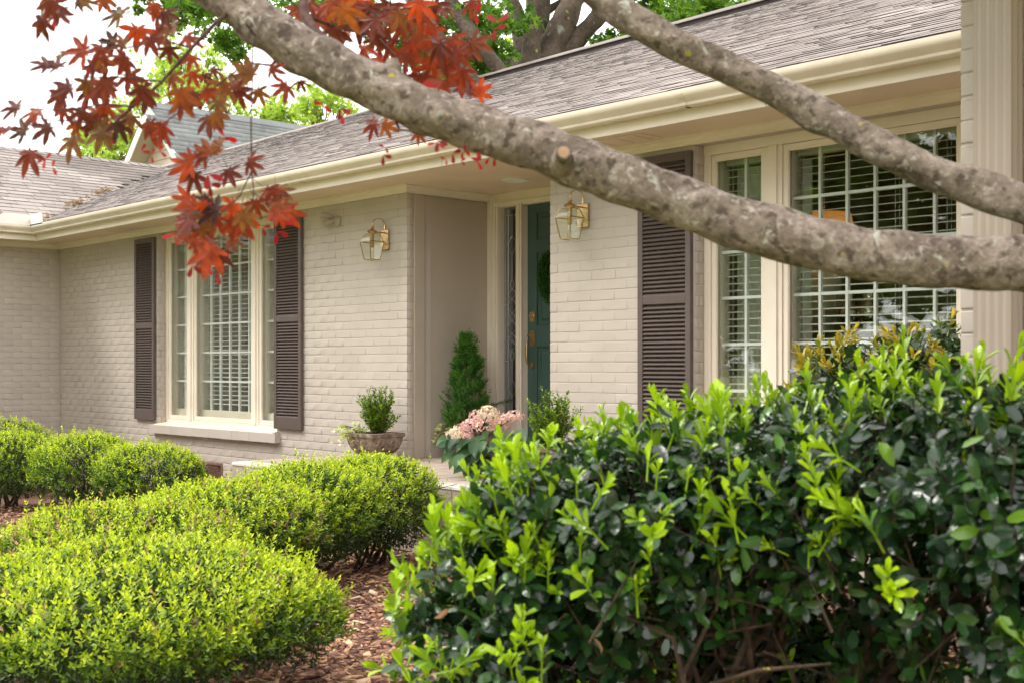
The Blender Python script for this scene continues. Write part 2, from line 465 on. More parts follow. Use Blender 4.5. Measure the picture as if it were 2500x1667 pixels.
# ------------------------------------------------------------------ objects
_WM = {}
def world_of(o):
    m = Matrix.LocRotScale(o.location, o.rotation_euler, o.scale)
    if o.parent is not None:
        return world_of(o.parent) @ o.matrix_parent_inverse @ m
    return m
def parent_inverse(p):
    return world_of(p).inverted()
def put(o, parent=None):
    """link; a child keeps the place its own transform gives it in the world"""
    COL.objects.link(o)
    if parent is not None:
        o.parent = parent
        key = parent.name
        if key not in _WM:
            _WM[key] = parent_inverse(parent)
        o.matrix_parent_inverse = _WM[key]
    return o
def tag(o, label=None, cat=None, group=None, kind=None):
    if label: o['label'] = label
    if cat: o['category'] = cat
    if group: o['group'] = group
    if kind: o['kind'] = kind
    return o
def root(name, loc, label, cat, group=None):
    o = bpy.data.objects.new(name, None)
    o.empty_display_size = 0.1
    o.location = loc
    COL.objects.link(o)
    return tag(o, label, cat, group)

class MB:
    """collects boxes, bars, tubes and sheets; build() links them as ONE mesh object"""
    def __init__(s):
        s.v, s.f, s.m, s.r, s.a = [], [], [], [], []
    def add(s, verts, faces, mat=0, rnd=0.0, age=0.0):
        o = len(s.v)
        s.v += [tuple(p) for p in verts]
        s.r += [rnd] * len(verts)
        s.a += [age] * len(verts)
        s.f += [tuple(i + o for i in f) for f in faces]
        s.m += [mat] * len(faces)
        return s
    def box(s, x0, x1, y0, y1, z0, z1, mat=0, rnd=0.0):
        x0, x1 = sorted((x0, x1)); y0, y1 = sorted((y0, y1)); z0, z1 = sorted((z0, z1))
        return s.add([(x0, y0, z0), (x1, y0, z0), (x1, y1, z0), (x0, y1, z0), (x0, y0, z1), (x1, y0, z1), (x1, y1, z1), (x0, y1, z1)],
                     [(0, 3, 2, 1), (4, 5, 6, 7), (0, 1, 5, 4), (1, 2, 6, 5), (2, 3, 7, 6), (3, 0, 4, 7)], mat, rnd)
    def extrude(s, prof, fn0, fn1, mat=0, closed=True, caps=True):
        """prof: 2-D outline; fn0 / fn1 map an outline point to 3-D at either end"""
        n = len(prof)
        vs_ = [fn0(*p) for p in prof] + [fn1(*p) for p in prof]
        fs = [(i, (i + 1) % n, n + (i + 1) % n, n + i) for i in range(n if closed else n - 1)]
        if caps and closed:
            fs += [tuple(range(n - 1, -1, -1)), tuple(range(n, 2 * n))]
        return s.add(vs_, fs, mat)
    def tube(s, pts, rad, seg=8, mat=0, rnd=0.0, caps=True, jitter=0.0, age=0.0):
        pts = [Vector(p) for p in pts]
        n = len(pts)
        if not hasattr(rad, '__len__'):
            rad = [rad] * n
        vs_, prev = [], None
        for i, p in enumerate(pts):
            t = (pts[min(i + 1, n - 1)] - pts[max(i - 1, 0)]).normalized()
            if prev is None:
                a = t.orthogonal().normalized()
            else:
                a = (prev - t * prev.dot(t))
                a = a.normalized() if a.length > 1e-6 else t.orthogonal().normalized()
            prev = a
            b = t.cross(a)
            for k in range(seg):
                w = 2 * math.pi * k / seg
                rr = rad[i] * (1 + (random.uniform(-jitter, jitter) if jitter else 0))
                vs_.append(p + (a * math.cos(w) + b * math.sin(w)) * rr)
        fs = [(i * seg + k, i * seg + (k + 1) % seg, (i + 1) * seg + (k + 1) % seg, (i + 1) * seg + k)
              for i in range(n - 1) for k in range(seg)]
        if caps:
            fs += [tuple(range(seg - 1, -1, -1)), tuple((n - 1) * seg + k for k in range(seg))]
        return s.add(vs_, fs, mat, rnd, age)
    def lathe(s, prof, c=(0, 0, 0), seg=20, mat=0, caps=True):
        vs_ = [(c[0] + r * math.cos(2 * math.pi * k / seg), c[1] + r * math.sin(2 * math.pi * k / seg), c[2] + z)
               for r, z in prof for k in range(seg)]
        n = len(prof)
        fs = [(i * seg + k, i * seg + (k + 1) % seg, (i + 1) * seg + (k + 1) % seg, (i + 1) * seg + k)
              for i in range(n - 1) for k in range(seg)]
        if caps:
            fs += [tuple(range(seg - 1, -1, -1)), tuple((n - 1) * seg + k for k in range(seg))]
        return s.add(vs_, fs, mat)
    def mesh(s, name, mats):
        me = bpy.data.meshes.new(name)
        me.from_pydata(s.v, [], s.f)
        for m in (mats if isinstance(mats, (list, tuple)) else [mats]):
            me.materials.append(MATS[m])
        me.polygons.foreach_set('material_index', s.m)
        if any(s.r):
            me.attributes.new('rnd', 'FLOAT', 'POINT').data.foreach_set('value', s.r)
        if any(s.a):
            me.attributes.new('age', 'FLOAT', 'POINT').data.foreach_set('value', s.a)
        me.update()
        return me
    def build(s, name, mats, parent=None, smooth=False, bevel=0.0):
        me = s.mesh(name, mats)
        if smooth:
            me.polygons.foreach_set('use_smooth', [True] * len(me.polygons))
        o = put(bpy.data.objects.new(name, me), parent)
        if bevel:
            b = o.modifiers.new('edges', 'BEVEL')
            b.width = bevel; b.segments = 2; b.limit_method = 'ANGLE'
            b.harden_normals = False
        if smooth:
            smooth_by_angle(o)
        return o
def smooth_by_angle(o, ang=42):
    try:
        o.data.set_sharp_from_angle(angle=R_(ang))
    except Exception:
        pass

def np_mesh(name, V, faces_idx, loop_n, mats, rnd=None, age=None, mat_idx=None, smooth=False):
    """fast mesh from numpy: V (n,3); faces_idx flat vertex indices, loop_n corners per face (int)"""
    me = bpy.data.meshes.new(name)
    nf = len(faces_idx) // loop_n
    me.vertices.add(len(V)); me.vertices.foreach_set('co', np.asarray(V, np.float32).ravel())
    me.loops.add(len(faces_idx)); me.loops.foreach_set('vertex_index', np.asarray(faces_idx, np.int32))
    me.polygons.add(nf); me.polygons.foreach_set('loop_start', np.arange(nf, dtype=np.int32) * loop_n)
    for m in mats:
        me.materials.append(MATS[m])
    if mat_idx is not None:
        me.polygons.foreach_set('material_index', np.asarray(mat_idx, np.int32))
    if smooth:
        me.polygons.foreach_set('use_smooth', np.ones(nf, dtype=bool))
    if rnd is not None:
        me.attributes.new('rnd', 'FLOAT', 'POINT').data.foreach_set('value', np.asarray(rnd, np.float32))
    if age is not None:
        me.attributes.new('age', 'FLOAT', 'POINT').data.foreach_set('value', np.asarray(age, np.float32))
    me.update(calc_edges=True)
    me.validate()
    return me

def stamp(V, F, loop_n, mats4):
    """copies of one small mesh (V, F) under many 4x4 matrices -> joined arrays"""
    M = np.asarray(mats4, np.float64)
    Vh = np.concatenate([V, np.ones((len(V), 1))], 1)
    out = np.einsum('nij,kj->nki', M, Vh)[:, :, :3].reshape(-1, 3)
    n = len(M)
    Fi = (np.asarray(F).reshape(1, -1) + (np.arange(n) * len(V))[:, None]).ravel()
    return out, Fi
# ================================================================== the house
FY, XL, XR1, XR2, XW = 6.03, -14.2, -7.63, -6.03, -1.70     # facade plane, left corner, recess edges, right wing corner
WY = 3.38                                                    # front of the right wing
SOF = 2.62
house = root('house', (-8.0, 7.5, 0), 'low painted-brick ranch house with brown shutters and teal front door', 'house')
UZ = Vector((0, 0, 1))

# ---- bricks
def brick_variant(seed):
    r = random.Random(seed)
    j = lambda a: r.uniform(-a, a)
    ix, iz = 0.018, 0.07
    o = [(-.5, 0, -.5), (.5, 0, -.5), (.5, 0, .5), (-.5, 0, .5)]
    m = [(x + j(.006), -.75 + j(.05), z + j(.02)) for x, _, z in [(-.497, 0, -.48), (.497, 0, -.48), (.497, 0, .48), (-.497, 0, .48)]]
    t = [(x * (1 - 2 * ix) + j(.008), -1 + j(.04), z * (1 - 2 * iz) + j(.02)) for x, _, z in o]
    mid = [(j(.1), -1.02 + j(.03), t[0][2] + j(.02)), (j(.1), -1.02 + j(.03), t[2][2] + j(.02))]
    V = o + m + t + mid
    F = []
    for a, b in ((0, 4), (4, 8)):
        for k in range(4):
            F.append((a + k, a + (k + 1) % 4, b + (k + 1) % 4, b + k))
    F += [(8, 12, 13, 11), (12, 9, 10, 13)]
    return np.array(V), F
BV = [brick_variant(100 + i) for i in range(6)]
BRICK_ME = []
for V, F in BV:
    me = bpy.data.meshes.new('brick')
    me.from_pydata([tuple(v) for v in V], [], F)
    me.materials.append(MATS['brick'])
    me.polygons.foreach_set('use_smooth', [True] * len(me.polygons))
    me.update()
    BRICK_ME.append(me)
COURSE, BL = 0.068, 0.213
ALL_BRICKS = []          # (wall object, centre, along, normal, length, height, proud, variant)
def lay_bricks(wall, O, A, N, a0, a1, z0, z1, holes=(), shift=0.0, ext0=0.0, ext1=0.0, proud=0.003):
    row0, row1 = int(math.floor(z0 / COURSE)), int(math.ceil(z1 / COURSE))
    for r in range(row0, row1):
        zb, zt = max(r * COURSE, z0), min((r + 1) * COURSE, z1)
        if zt - zb < 0.02:
            continue
        zc = (zb + zt) / 2
        cuts = sorted((h[0], h[1]) for h in holes if h[2] < zc < h[3])
        spans, p = [], a0 - ext0
        for h0, h1 in cuts:
            if h0 > p: spans.append((p, h0))
            p = max(p, h1)
        if p < a1: spans.append((p, a1 + ext1))
        off = shift + (BL / 2 if r % 2 else 0) + random.uniform(-.008, .008)
        for s0, s1 in spans:
            k = math.floor((s0 - off) / BL)
            x = off + k * BL
            while x < s1:
                b0, b1 = max(x, s0), min(x + BL, s1)
                if s1 - b1 < 0.035: b1 = s1
                if b1 - b0 > 0.03:
                    L = b1 - b0 - 0.0032
                    c = O + A * ((b0 + b1) / 2) + UZ * (zc + random.uniform(-.0012, .0012))
                    ALL_BRICKS.append((wall, c, A, N, L, (zt - zb) - 0.0065, proud * random.uniform(0.75, 1.35), random.randrange(6)))
                x += BL
                if s1 - x < 0.035: break
def wall_mesh(name, O, A, N, a0, a1, z0, z1, holes, thick, parent):
    mb = MB()
    ac = sorted({a0, a1, *[h[0] for h in holes], *[h[1] for h in holes]})
    zc = sorted({z0, z1, *[h[2] for h in holes], *[h[3] for h in holes]})
    ac = [a for a in ac if a0 <= a <= a1]; zc = [z for z in zc if z0 <= z <= z1]
    for i in range(len(ac) - 1):
        for k in range(len(zc) - 1):
            am, zm = (ac[i] + ac[i + 1]) / 2, (zc[k] + zc[k + 1]) / 2
            if any(h[0] < am < h[1] and h[2] < zm < h[3] for h in holes):
                continue
            ps = []
            for dz in (zc[k], zc[k + 1]):
                for a, t in ((ac[i], 0), (ac[i + 1], 0), (ac[i + 1], thick), (ac[i], thick)):
                    ps.append(O + A * a - N * t + UZ * dz)
            mb.add(ps, [(0, 3, 2, 1), (4, 5, 6, 7), (0, 1, 5, 4), (1, 2, 6, 5), (2, 3, 7, 6), (3, 0, 4, 7)])
    return mb.build(name, 'brick', parent)

AX, AY = Vector((1, 0, 0)), Vector((0, 1, 0))
NF, NP = Vector((0, -1, 0)), Vector((1, 0, 0))
W1 = (-11.77, -9.51, 0.605, 2.565)
W2 = (-4.765, -2.505, 0.605, 2.565)
VENT = (-10.94, -10.46, 0.098, 0.27)
O_f = Vector((0, FY, 0))
w_left = wall_mesh('brick_wall', O_f, AX, NF, XL, XR1, -0.1, SOF + .1, [W1, VENT], 0.24, house)
lay_bricks(w_left, O_f, AX, NF, XL, XR1, 0, 2.60, [W1, VENT, (W1[0] - .06, W1[1] + .05, 0.51, 0.62)], 0.03, 0, 0.004)
w_right = wall_mesh('brick_wall', O_f, AX, NF, XR2, XW + .2, -0.1, SOF + .1, [W2], 0.24, house)
lay_bricks(w_right, O_f, AX, NF, XR2, XW, 0, 2.60, [W2, (W2[0] - .06, W2[1] + .05, 0.51, 0.62)], 0.11, 0.004, 0)
# brick returns at the recess and at the window reveals
lay_bricks(w_left, Vector((XR1, 0, 0)), AY, NP, FY + .004, FY + .062, 0.46, 2.6)
for w_, W in ((w_left, W1), (w_right, W2)):
    lay_bricks(w_, Vector((W[0], 0, 0)), AY, NP, FY + .004, FY + .084, W[2] + .01, W[3], proud=0.003)
# left wing: wall that faces right
O_l = Vector((XL, 0, 0))
w_wing = wall_mesh('brick_wall', O_l, AY, NP, -2.0, FY + 0.2, -0.1, SOF + .1, [], 0.24, house)
lay_bricks(w_wing, O_l, AY, NP, 1.0, FY - .012, 0, 2.60, [], 0.05)
# right wing: front wall close to the camera, and the side that faces the porch
O_w = Vector((0, WY, 0))
w_near = wall_mesh('brick_wall', O_w, AX, NF, XW, 2.6, -0.1, 2.9, [], 0.24, house)
lay_bricks(w_near, O_w, AX, NF, XW, 1.2, 0, 2.75, [], 0.06, 0.003, 0, proud=0.0045)
w_side = wall_mesh('brick_wall', Vector((XW + .24, 0, 0)), AY, Vector((1, 0, 0)), WY + .243, FY, -0.1, 3.0, [], 0.24, house)
lay_bricks(w_side, Vector((XW, 0, 0)), AY, Vector((-1, 0, 0)), WY + .01, FY - .01, 0, 2.7)

def finish_bricks():
    # the 300 bricks that show largest are objects of their own, the others stay joined per wall
    def seen(b):
        w, c, A, N, L, h, pr, k = b
        view = Vector((0, 0, EYE)) - c
        if view.dot(N) <= 0: return 0
        u, v, d = project(c)
        if not (0 < u < 2500 and 0 < v < 1667) or d < 1: return 0
        if u > 1500 and v > 960 or u > 1250 and v > 1060 or u < 660 and v > 1060 or 540 < u < 1010 and v > 1118: return 0
        # hidden behind the two limbs / the near wing
        if c.y > WY + .1 and u > 2340: return 0
        if w is w_side: return 0
        return L * h * view.normalized().dot(N) / (d * d)
    order = sorted(range(len(ALL_BRICKS)), key=lambda i: -seen(ALL_BRICKS[i]))
    single = {i for i in order[:300] if seen(ALL_BRICKS[i]) > 0}
    rest = {}
    for i, (w, c, A, N, L, h, pr, k) in enumerate(ALL_BRICKS):
        M = Matrix(((A.x * L, -N.x * pr, 0, c.x), (A.y * L, -N.y * pr, 0, c.y), (0, 0, h, c.z), (0, 0, 0, 1)))
        if N.dot(A.cross(UZ)) < 0:      # keep faces turned outwards
            M = Matrix(((-A.x * L, -N.x * pr, 0, c.x), (-A.y * L, -N.y * pr, 0, c.y), (0, 0, h, c.z), (0, 0, 0, 1)))
        if i in single:
            o = bpy.data.objects.new('brick', BRICK_ME[k])
            o.matrix_basis = M
            put(o, w)
        else:
            rest.setdefault(w.name, (w, [[] for _ in range(6)]))[1][k].append(np.array(M))
    for w, lists in rest.values():
        Vs, Fs, rn, o = [], [], [], 0
        for k in range(6):
            if not lists[k]: continue
            V, F = BV[k]
            vv, ff = stamp(V, np.array(F), 4, lists[k])
            Vs.append(vv); Fs.append(ff + o); o += len(vv)
            rn.append(np.repeat(np.random.RandomState(k).rand(len(lists[k])), len(V)))
        me = np_mesh('brickwork', np.concatenate(Vs), np.concatenate(Fs), 4, ['brick'], rnd=np.concatenate(rn), smooth=True)
        tag(put(bpy.data.objects.new('brickwork', me), w), kind='stuff')
finish_bricks()

# ---- windows
def rect_ring(mb, x0, x1, z0, z1, w, y0, y1, mat=0, wb=None):
    wb = w if wb is None else wb
    mb.box(x0, x0 + w, y0, y1, z0, z1, mat); mb.box(x1 - w, x1, y0, y1, z0, z1, mat)
    mb.box(x0 + w, x1 - w, y0, y1, z1 - w, z1, mat); mb.box(x0 + w, x1 - w, y0, y1, z0, z0 + wb, mat)
def unit_box():
    return MB().box(-.5, .5, -.5, .5, -.5, .5)
BAR_ME = unit_box().mesh('muntin', 'muntin')
def bar(name, me, c, size, parent, rot=None):
    o = bpy.data.objects.new(name, me)
    o.location = c; o.scale = size
    if rot: o.rotation_euler = rot
    return put(o, parent)
PANE_ME = unit_box().mesh('pane', 'pane')
def triple_window(W, parent):
    X0, X1, Z0, Z1 = W
    fy = FY + 0.085
    mb = MB()
    # jambs, head and sill boards, mullion posts
    mb.box(X0, X0 + .05, fy, fy + .20, Z0, Z1 - .06); mb.box(X1 - .05, X1, fy, fy + .20, Z0, Z1 - .06)
    mb.box(X0, X1, fy - .004, fy + .20, Z1 - .062, Z1)
    mb.box(X0 + .05, X1 - .05, fy + .002, fy + .20, Z0, Z0 + .05)
    mb.add([(X0 - .01, fy - .14, Z0 - .004), (X1 + .01, fy - .14, Z0 - .004), (X1 + .01, fy + .02, Z0 + .022), (X0 - .01, fy + .02, Z0 + .022),
            (X0 - .01, fy - .14, Z0 - .012), (X1 + .01, fy - .14, Z0 - .012)], [(0, 1, 2, 3), (4, 5, 1, 0)])
    lights = [(X0 + .05, X0 + .455), (X0 + .575, X0 + 1.69), (X0 + 1.80, X1 - .05)]
    for a, b in ((lights[0][1], lights[1][0]), (lights[1][1], lights[2][0])):
        mb.box(a, b, fy + .001, fy + .20, Z0 + .05, Z1 - .062)
        mb.box(a + .03, b - .03, fy - .012, fy + .02, Z0 + .05, Z1 - .062)
    win = mb.build('window', 'trim', parent, bevel=0.003)
    zb, zt = Z0 + .052, Z1 - .064
    for i, (a, b) in enumerate(lights):
        st = MB()
        rect_ring(st, a + .002, b - .002, zb, zt, .032, fy + .012, fy + .034, 0, .034)
        rect_ring(st, a + .03, b - .03, zb + .03, zt - .03, .010, fy + .018, fy + .030)
        st.build('storm_frame', 'trim', win, bevel=0.002)
        bar('pane', PANE_ME, ((a + b) / 2, fy + .026, (zb + zt) / 2), (b - a - .07, .004, zt - zb - .07), win)
        # inner sash with its glazing bars
        sy = FY + 0.185
        sa = MB()
        rect_ring(sa, a - .004, b + .004, zb, zt, .026, sy - .02, sy + .02, 0, .105)
        sa.build('sash', 'trim', win, bevel=0.002)
        gx0, gx1, gz0, gz1 = a + .022, b - .022, zb + .105, zt - .026
        nc = 6 if i == 1 else 2
        for k in range(1, nc):
            bar('muntin', BAR_ME, (gx0 + (gx1 - gx0) * k / nc, sy, (gz0 + gz1) / 2), (.016, .024, gz1 - gz0), win)
        for k in range(1, 6):
            bar('muntin', BAR_ME, ((gx0 + gx1) / 2, sy, gz0 + (gz1 - gz0) * k / 6), (gx1 - gx0, .021, .018), win)
        bar('pane', PANE_ME, ((a + b) / 2, sy + .006, (gz0 + gz1) / 2), (gx1 - gx0 + .01, .003, gz1 - gz0 + .01), win)
    return win, lights, zb, zt
win_left, L1, zb1, zt1 = triple_window(W1, house)
win_right, L2, zb2, zt2 = triple_window(W2, house)
for W in (W1, W2):
    mb = MB()
    random.seed(int(-W[0] * 10))
    # rowlock sill, thickly painted over
    n = 16
    for k in range(n):
        a = W[0] - .07 + (W[1] - W[0] + .13) * k / n; b = W[0] - .07 + (W[1] - W[0] + .13) * (k + 1) / n
        j = random.uniform(-.002, .002)
        mb.add([(a, FY - .062 + j, .512 + random.uniform(0, .004)), (b, FY - .062 + j, .512), (b, FY + .09, .512), (a, FY + .09, .512),
                (a, FY - .060 + j, .596), (b, FY - .060 + j, .596), (b, FY + .09, .604), (a, FY + .09, .604)],
               [(0, 3, 2, 1), (4, 5, 6, 7), (0, 1, 5, 4), (1, 2, 6, 5), (2, 3, 7, 6), (3, 0, 4, 7)], 0, random.random())
    mb.build('window_sill', 'brick', house)

# blinds, a thing of its own in each light
SLAT = MB().add([(-.5, -.5, 0), (.5, -.5, 0), (.5, .5, 0), (-.5, .5, 0), (-.5, 0, .5), (.5, 0, .5), (-.5, -.5, -.4), (.5, -.5, -.4), (.5, .5, -.4), (-.5, .5, -.4)],
                [(0, 1, 5, 4), (4, 5, 2, 3), (6, 9, 8, 7), (0, 6, 7, 1), (2, 8, 9, 3), (1, 7, 8, 2, 5), (0, 4, 3, 9, 6)]).mesh('slat', 'blind')
WHICH = ['narrow light nearest the left shutter', 'wide middle light', 'narrow light nearest the lantern']
def blinds(lights, zb, zt, where, words_):
    for i, (a, b) in enumerate(lights):
        by = FY + .262
        r = root('window_blind', ((a + b) / 2, by, zt), f'white blind in {words_[i]} of {where}', 'blind', 'white blinds in the two triple windows')
        MB().box(a + .012, b - .012, by - .03, by + .03, zt - .05, zt - .005).build('head_rail', 'blind', r)
        n = int((zt - zb - .16) / .0445)
        for k in range(n):
            bar('slat', SLAT, ((a + b) / 2, by, zt - .075 - k * .0445), (b - a - .03, .048, .0065), r, (R_(9), R_(random.uniform(-.15, .15)), 0))
        cords = MB()
        for x in ([a + .06, b - .06] if i != 1 else [a + .16, (a + b) / 2 + .09, b - .16]):
            for dy in (-.024, .024):
                cords.tube([(x, by + dy, zt - .03), (x, by + dy, zb + .08)], .0014, 4)
        cords.build('cord', 'blind', r)
        if i == 1:
            MB().tube([(a + .05, by - .03, zt - .05), (a + .052, by - .032, zb + .62)], .0016, 4).build('pull_cord', 'blind', r)
            MB().lathe([(.002, .045), (.007, .038), (.010, .0), (.004, -.002)], (a + .052, by - .032, zb + .578), 8).build('tassel', 'blind', r)
blinds(L1, zb1, zt1, 'the left window', ['the far narrow light', 'the wide middle light', 'the narrow light beside the near shutter'])
blinds(L2, zb2, zt2, 'the right window', ['the narrow light beside the shutter', 'the wide lamp-lit light', 'the hidden narrow light'])

# rooms behind the glass
def room(x0, x1, y1, parent):
    mb = MB()
    y0, z0, z1 = FY + .30, 0.5, 2.85
    P = [(x0, y0, z0), (x1, y0, z0), (x1, y1, z0), (x0, y1, z0), (x0, y0, z1), (x1, y0, z1), (x1, y1, z1), (x0, y1, z1)]
    mb.add(P, [(0, 1, 2, 3), (7, 6, 5, 4), (1, 5, 6, 2), (2, 6, 7, 3), (3, 7, 4, 0)])
    return mb.build('interior_wall', 'interior', parent)
room(-13.6, -7.95, 9.6, house)
room(-5.9, -1.9, 9.6, house)
# casing boards that close the gap between window and room
for W in (W1, W2):
    mb = MB()
    rect_ring(mb, W[0] - .12, W[1] + .12, W[2] - .1, W[3] + .12, .13, FY + .285, FY + .31)
    mb.build('inner_casing', 'trim', house)

# ---- shutters
LOUVER = MB().add([(-.5, -.016, -.014), (.5, -.016, -.014), (.5, .014, .012), (-.5, .014, .012), (-.5, -.013, -.019), (.5, -.013, -.019), (.5, .016, .008), (-.5, .016, .008)],
                  [(0, 1, 2, 3), (4, 7, 6, 5), (0, 4, 5, 1), (2, 6, 7, 3), (1, 5, 6, 2), (0, 3, 7, 4)]).mesh('louver', 'shutter')
def shutter(x0, x1, note):
    z0, z1, y0, y1 = .64, 2.53, FY - .038, FY - .008
    mb = MB()
    sw = .042
    mb.box(x0, x0 + sw, y0, y1, z0, z1); mb.box(x1 - sw, x1, y0, y1, z0, z1)
    for a, b in ((z0, z0 + .108), (1.588, 1.643), (z1 - .052, z1)):
        mb.box(x0 + sw, x1 - sw, y0 + .001, y1, a, b)
    mb.box(x0 + .01, x1 - .01, y1 - .003, y1 + .004, z0 + .02, z1 - .02)
    o = mb.build('shutter', 'shutter', house, bevel=0.003)
    if note: o['label'] = note
    for a, b in ((z0 + .108, 1.588), (1.643, z1 - .052)):
        n = round((b - a) / .0272)
        for k in range(n):
            bar('louver', LOUVER, ((x0 + x1) / 2, y0 + .017, a + (k + .5) * (b - a) / n), (x1 - x0 - 2 * sw, 1, 1), o, (R_(random.uniform(-2, 2)), 0, 0))
shutter(-12.23, -11.795, None); shutter(-9.51, -9.075, None); shutter(-5.205, -4.775, None)

# ---- eaves: soffit, fascia, gutters, crown moulding
FAS, FASX = 5.56, -13.72
mb = MB()
mb.box(FASX - .48, XW + .02, FAS + .002, FY + .0, SOF, SOF + .02)
mb.box(XR1 - .02, XR2 + .02, FY + .001, 6.95, SOF, SOF + .02)
mb.box(XL + .001, FASX, -2.0, FAS + .001, SOF, SOF + .02)
mb.build('soffit', 'soffit', house)
mb = MB()
mb.box(FASX, XW + .0, FAS - .018, FAS, SOF - .022, 2.765)
mb.box(FASX, FASX + .018, -2.2, FAS - .0185, SOF - .022, 2.765)
mb.build('fascia', 'trim', house, bevel=0.002)
# joints in the fascia
for x in (-6.62, -10.4, -3.9):
    MB().box(x - .0012, x + .0012, FAS - .0186, FAS - .017, SOF - .021, 2.70).build('fascia_joint', 'dark_vent', house)
G = [(.002, 2.757), (.002, 2.672), (.012, 2.664), (.062, 2.664), (.072, 2.672), (.073, 2.686), (.085, 2.700), (.102, 2.712), (.112, 2.728),
     (.114, 2.744), (.114, 2.758), (.106, 2.760), (.104, 2.748), (.10, 2.735), (.06, 2.69), (.02, 2.68), (.010, 2.757)]
mb = MB()
mb.extrude(G, lambda o, z: (FASX + .018 + o, FAS - .018 - o, z), lambda o, z: (XW - .004, FAS - .018 - o, z))
mb.extrude(G, lambda o, z: (FASX + .018 + o + .0005, FAS - .018 - o - .0005, z), lambda o, z: (FASX + .018 + o, -2.2, z))
gut = mb.build('gutter', 'gutter', house, smooth=True)
smooth_by_angle(gut, 26)
for x in (-12.0, -8.3, -4.4):
    mb = MB()
    mb.extrude([(a * 1.03 + .001, z) for a, z in G[2:10]], lambda o, z, x=x: (x - .012, FAS - .0195 - o, z), lambda o, z, x=x: (x + .012, FAS - .0195 - o, z), closed=False, caps=False)
    mb.build('gutter_joint', 'gutter', gut)
# splash guard standing in the gutter at the inside corner
mb = MB()
gx, gy = FASX + .132, FAS - .132
def guard(fn):
    pts = [(0, 2.735), (.34, 2.735)]
    for k in range(7):
        a = k / 6 * math.pi / 2
        pts.append((.34 - .07 + .07 * math.cos(a), 2.80 + .07 * math.sin(a)))
    pts += [(0, 2.87)]
    mb.add([fn(a, z, 0) for a, z in pts] + [fn(a, z, .004) for a, z in pts],
           [tuple(range(len(pts))), tuple(range(2 * len(pts) - 1, len(pts) - 1, -1))] +
           [(i, (i + 1) % len(pts), len(pts) + (i + 1) % len(pts), len(pts) + i) for i in range(len(pts))])
guard(lambda a, z, t: (gx - t, gy - a, z))
guard(lambda a, z, t: (gx + .0005 + a, gy + t, z))
mb.build('splash_guard', 'white_metal', gut)
# crown moulding
C = [(0, 2.562), (.018, 2.562), (.020, 2.580), (.030, 2.588), (.036, 2.600), (.056, 2.606), (.058, 2.6195), (0, 2.6195)]
mb = MB()
mb.extrude(C, lambda o, z: (XL + .005 + o, FY - .009 - o, z), lambda o, z: (XR1 + .009 + o, FY - .009 - o, z))
mb.extrude(C, lambda o, z: (XR1 + .009 + o + .0004, FY - .009 - o, z), lambda o, z: (XR1 + .009 + o, 6.875, z))
mb.extrude(C, lambda o, z: (XR2 - .005, FY - .009 - o, z), lambda o, z: (XW, FY - .009 - o, z))
mb.extrude(C, lambda o, z: (XL + .009 + o, FY - .0095 - o, z), lambda o, z: (XL + .009 + o, -2.0, z))
mb.build('crown_moulding', 'trim', house, smooth=False)
# soffit vents
def soffit_vent(x0):
    mb = MB()
    mb.box(x0, x0 + .42, FAS + .14, FAS + .36, SOF - .006, SOF - .0005)
    o = mb.build('soffit_vent', 'soffit', house, bevel=.002)
    for k in range(3):
        MB().box(x0 + .05 + k * .15, x0 + .055 + k * .15, FAS + .16, FAS + .34, SOF - .0075, SOF - .0055).build('vent_slot', 'taupe', o)
soffit_vent(-5.35); soffit_vent(-12.4)
# recessed downlight over the door
mb = MB()
cx_, cy_ = at(1258, 441, 9.40).x, at(1258, 441, 9.40).y
mb.lathe([(.105, SOF - .0005), (.105, SOF - .008), (.085, SOF - .010), (.075, SOF - .004), (.06, SOF - .0008)], (cx_, cy_, 0), 28, caps=False)
mb.lathe([(.062, SOF - .0006), (.001, SOF - .0007)], (cx_, cy_, 0), 28, caps=False)
tag(mb.build('recessed_downlight', 'white_trim', None, smooth=True), 'small round white downlight set in the porch ceiling', 'downlight')

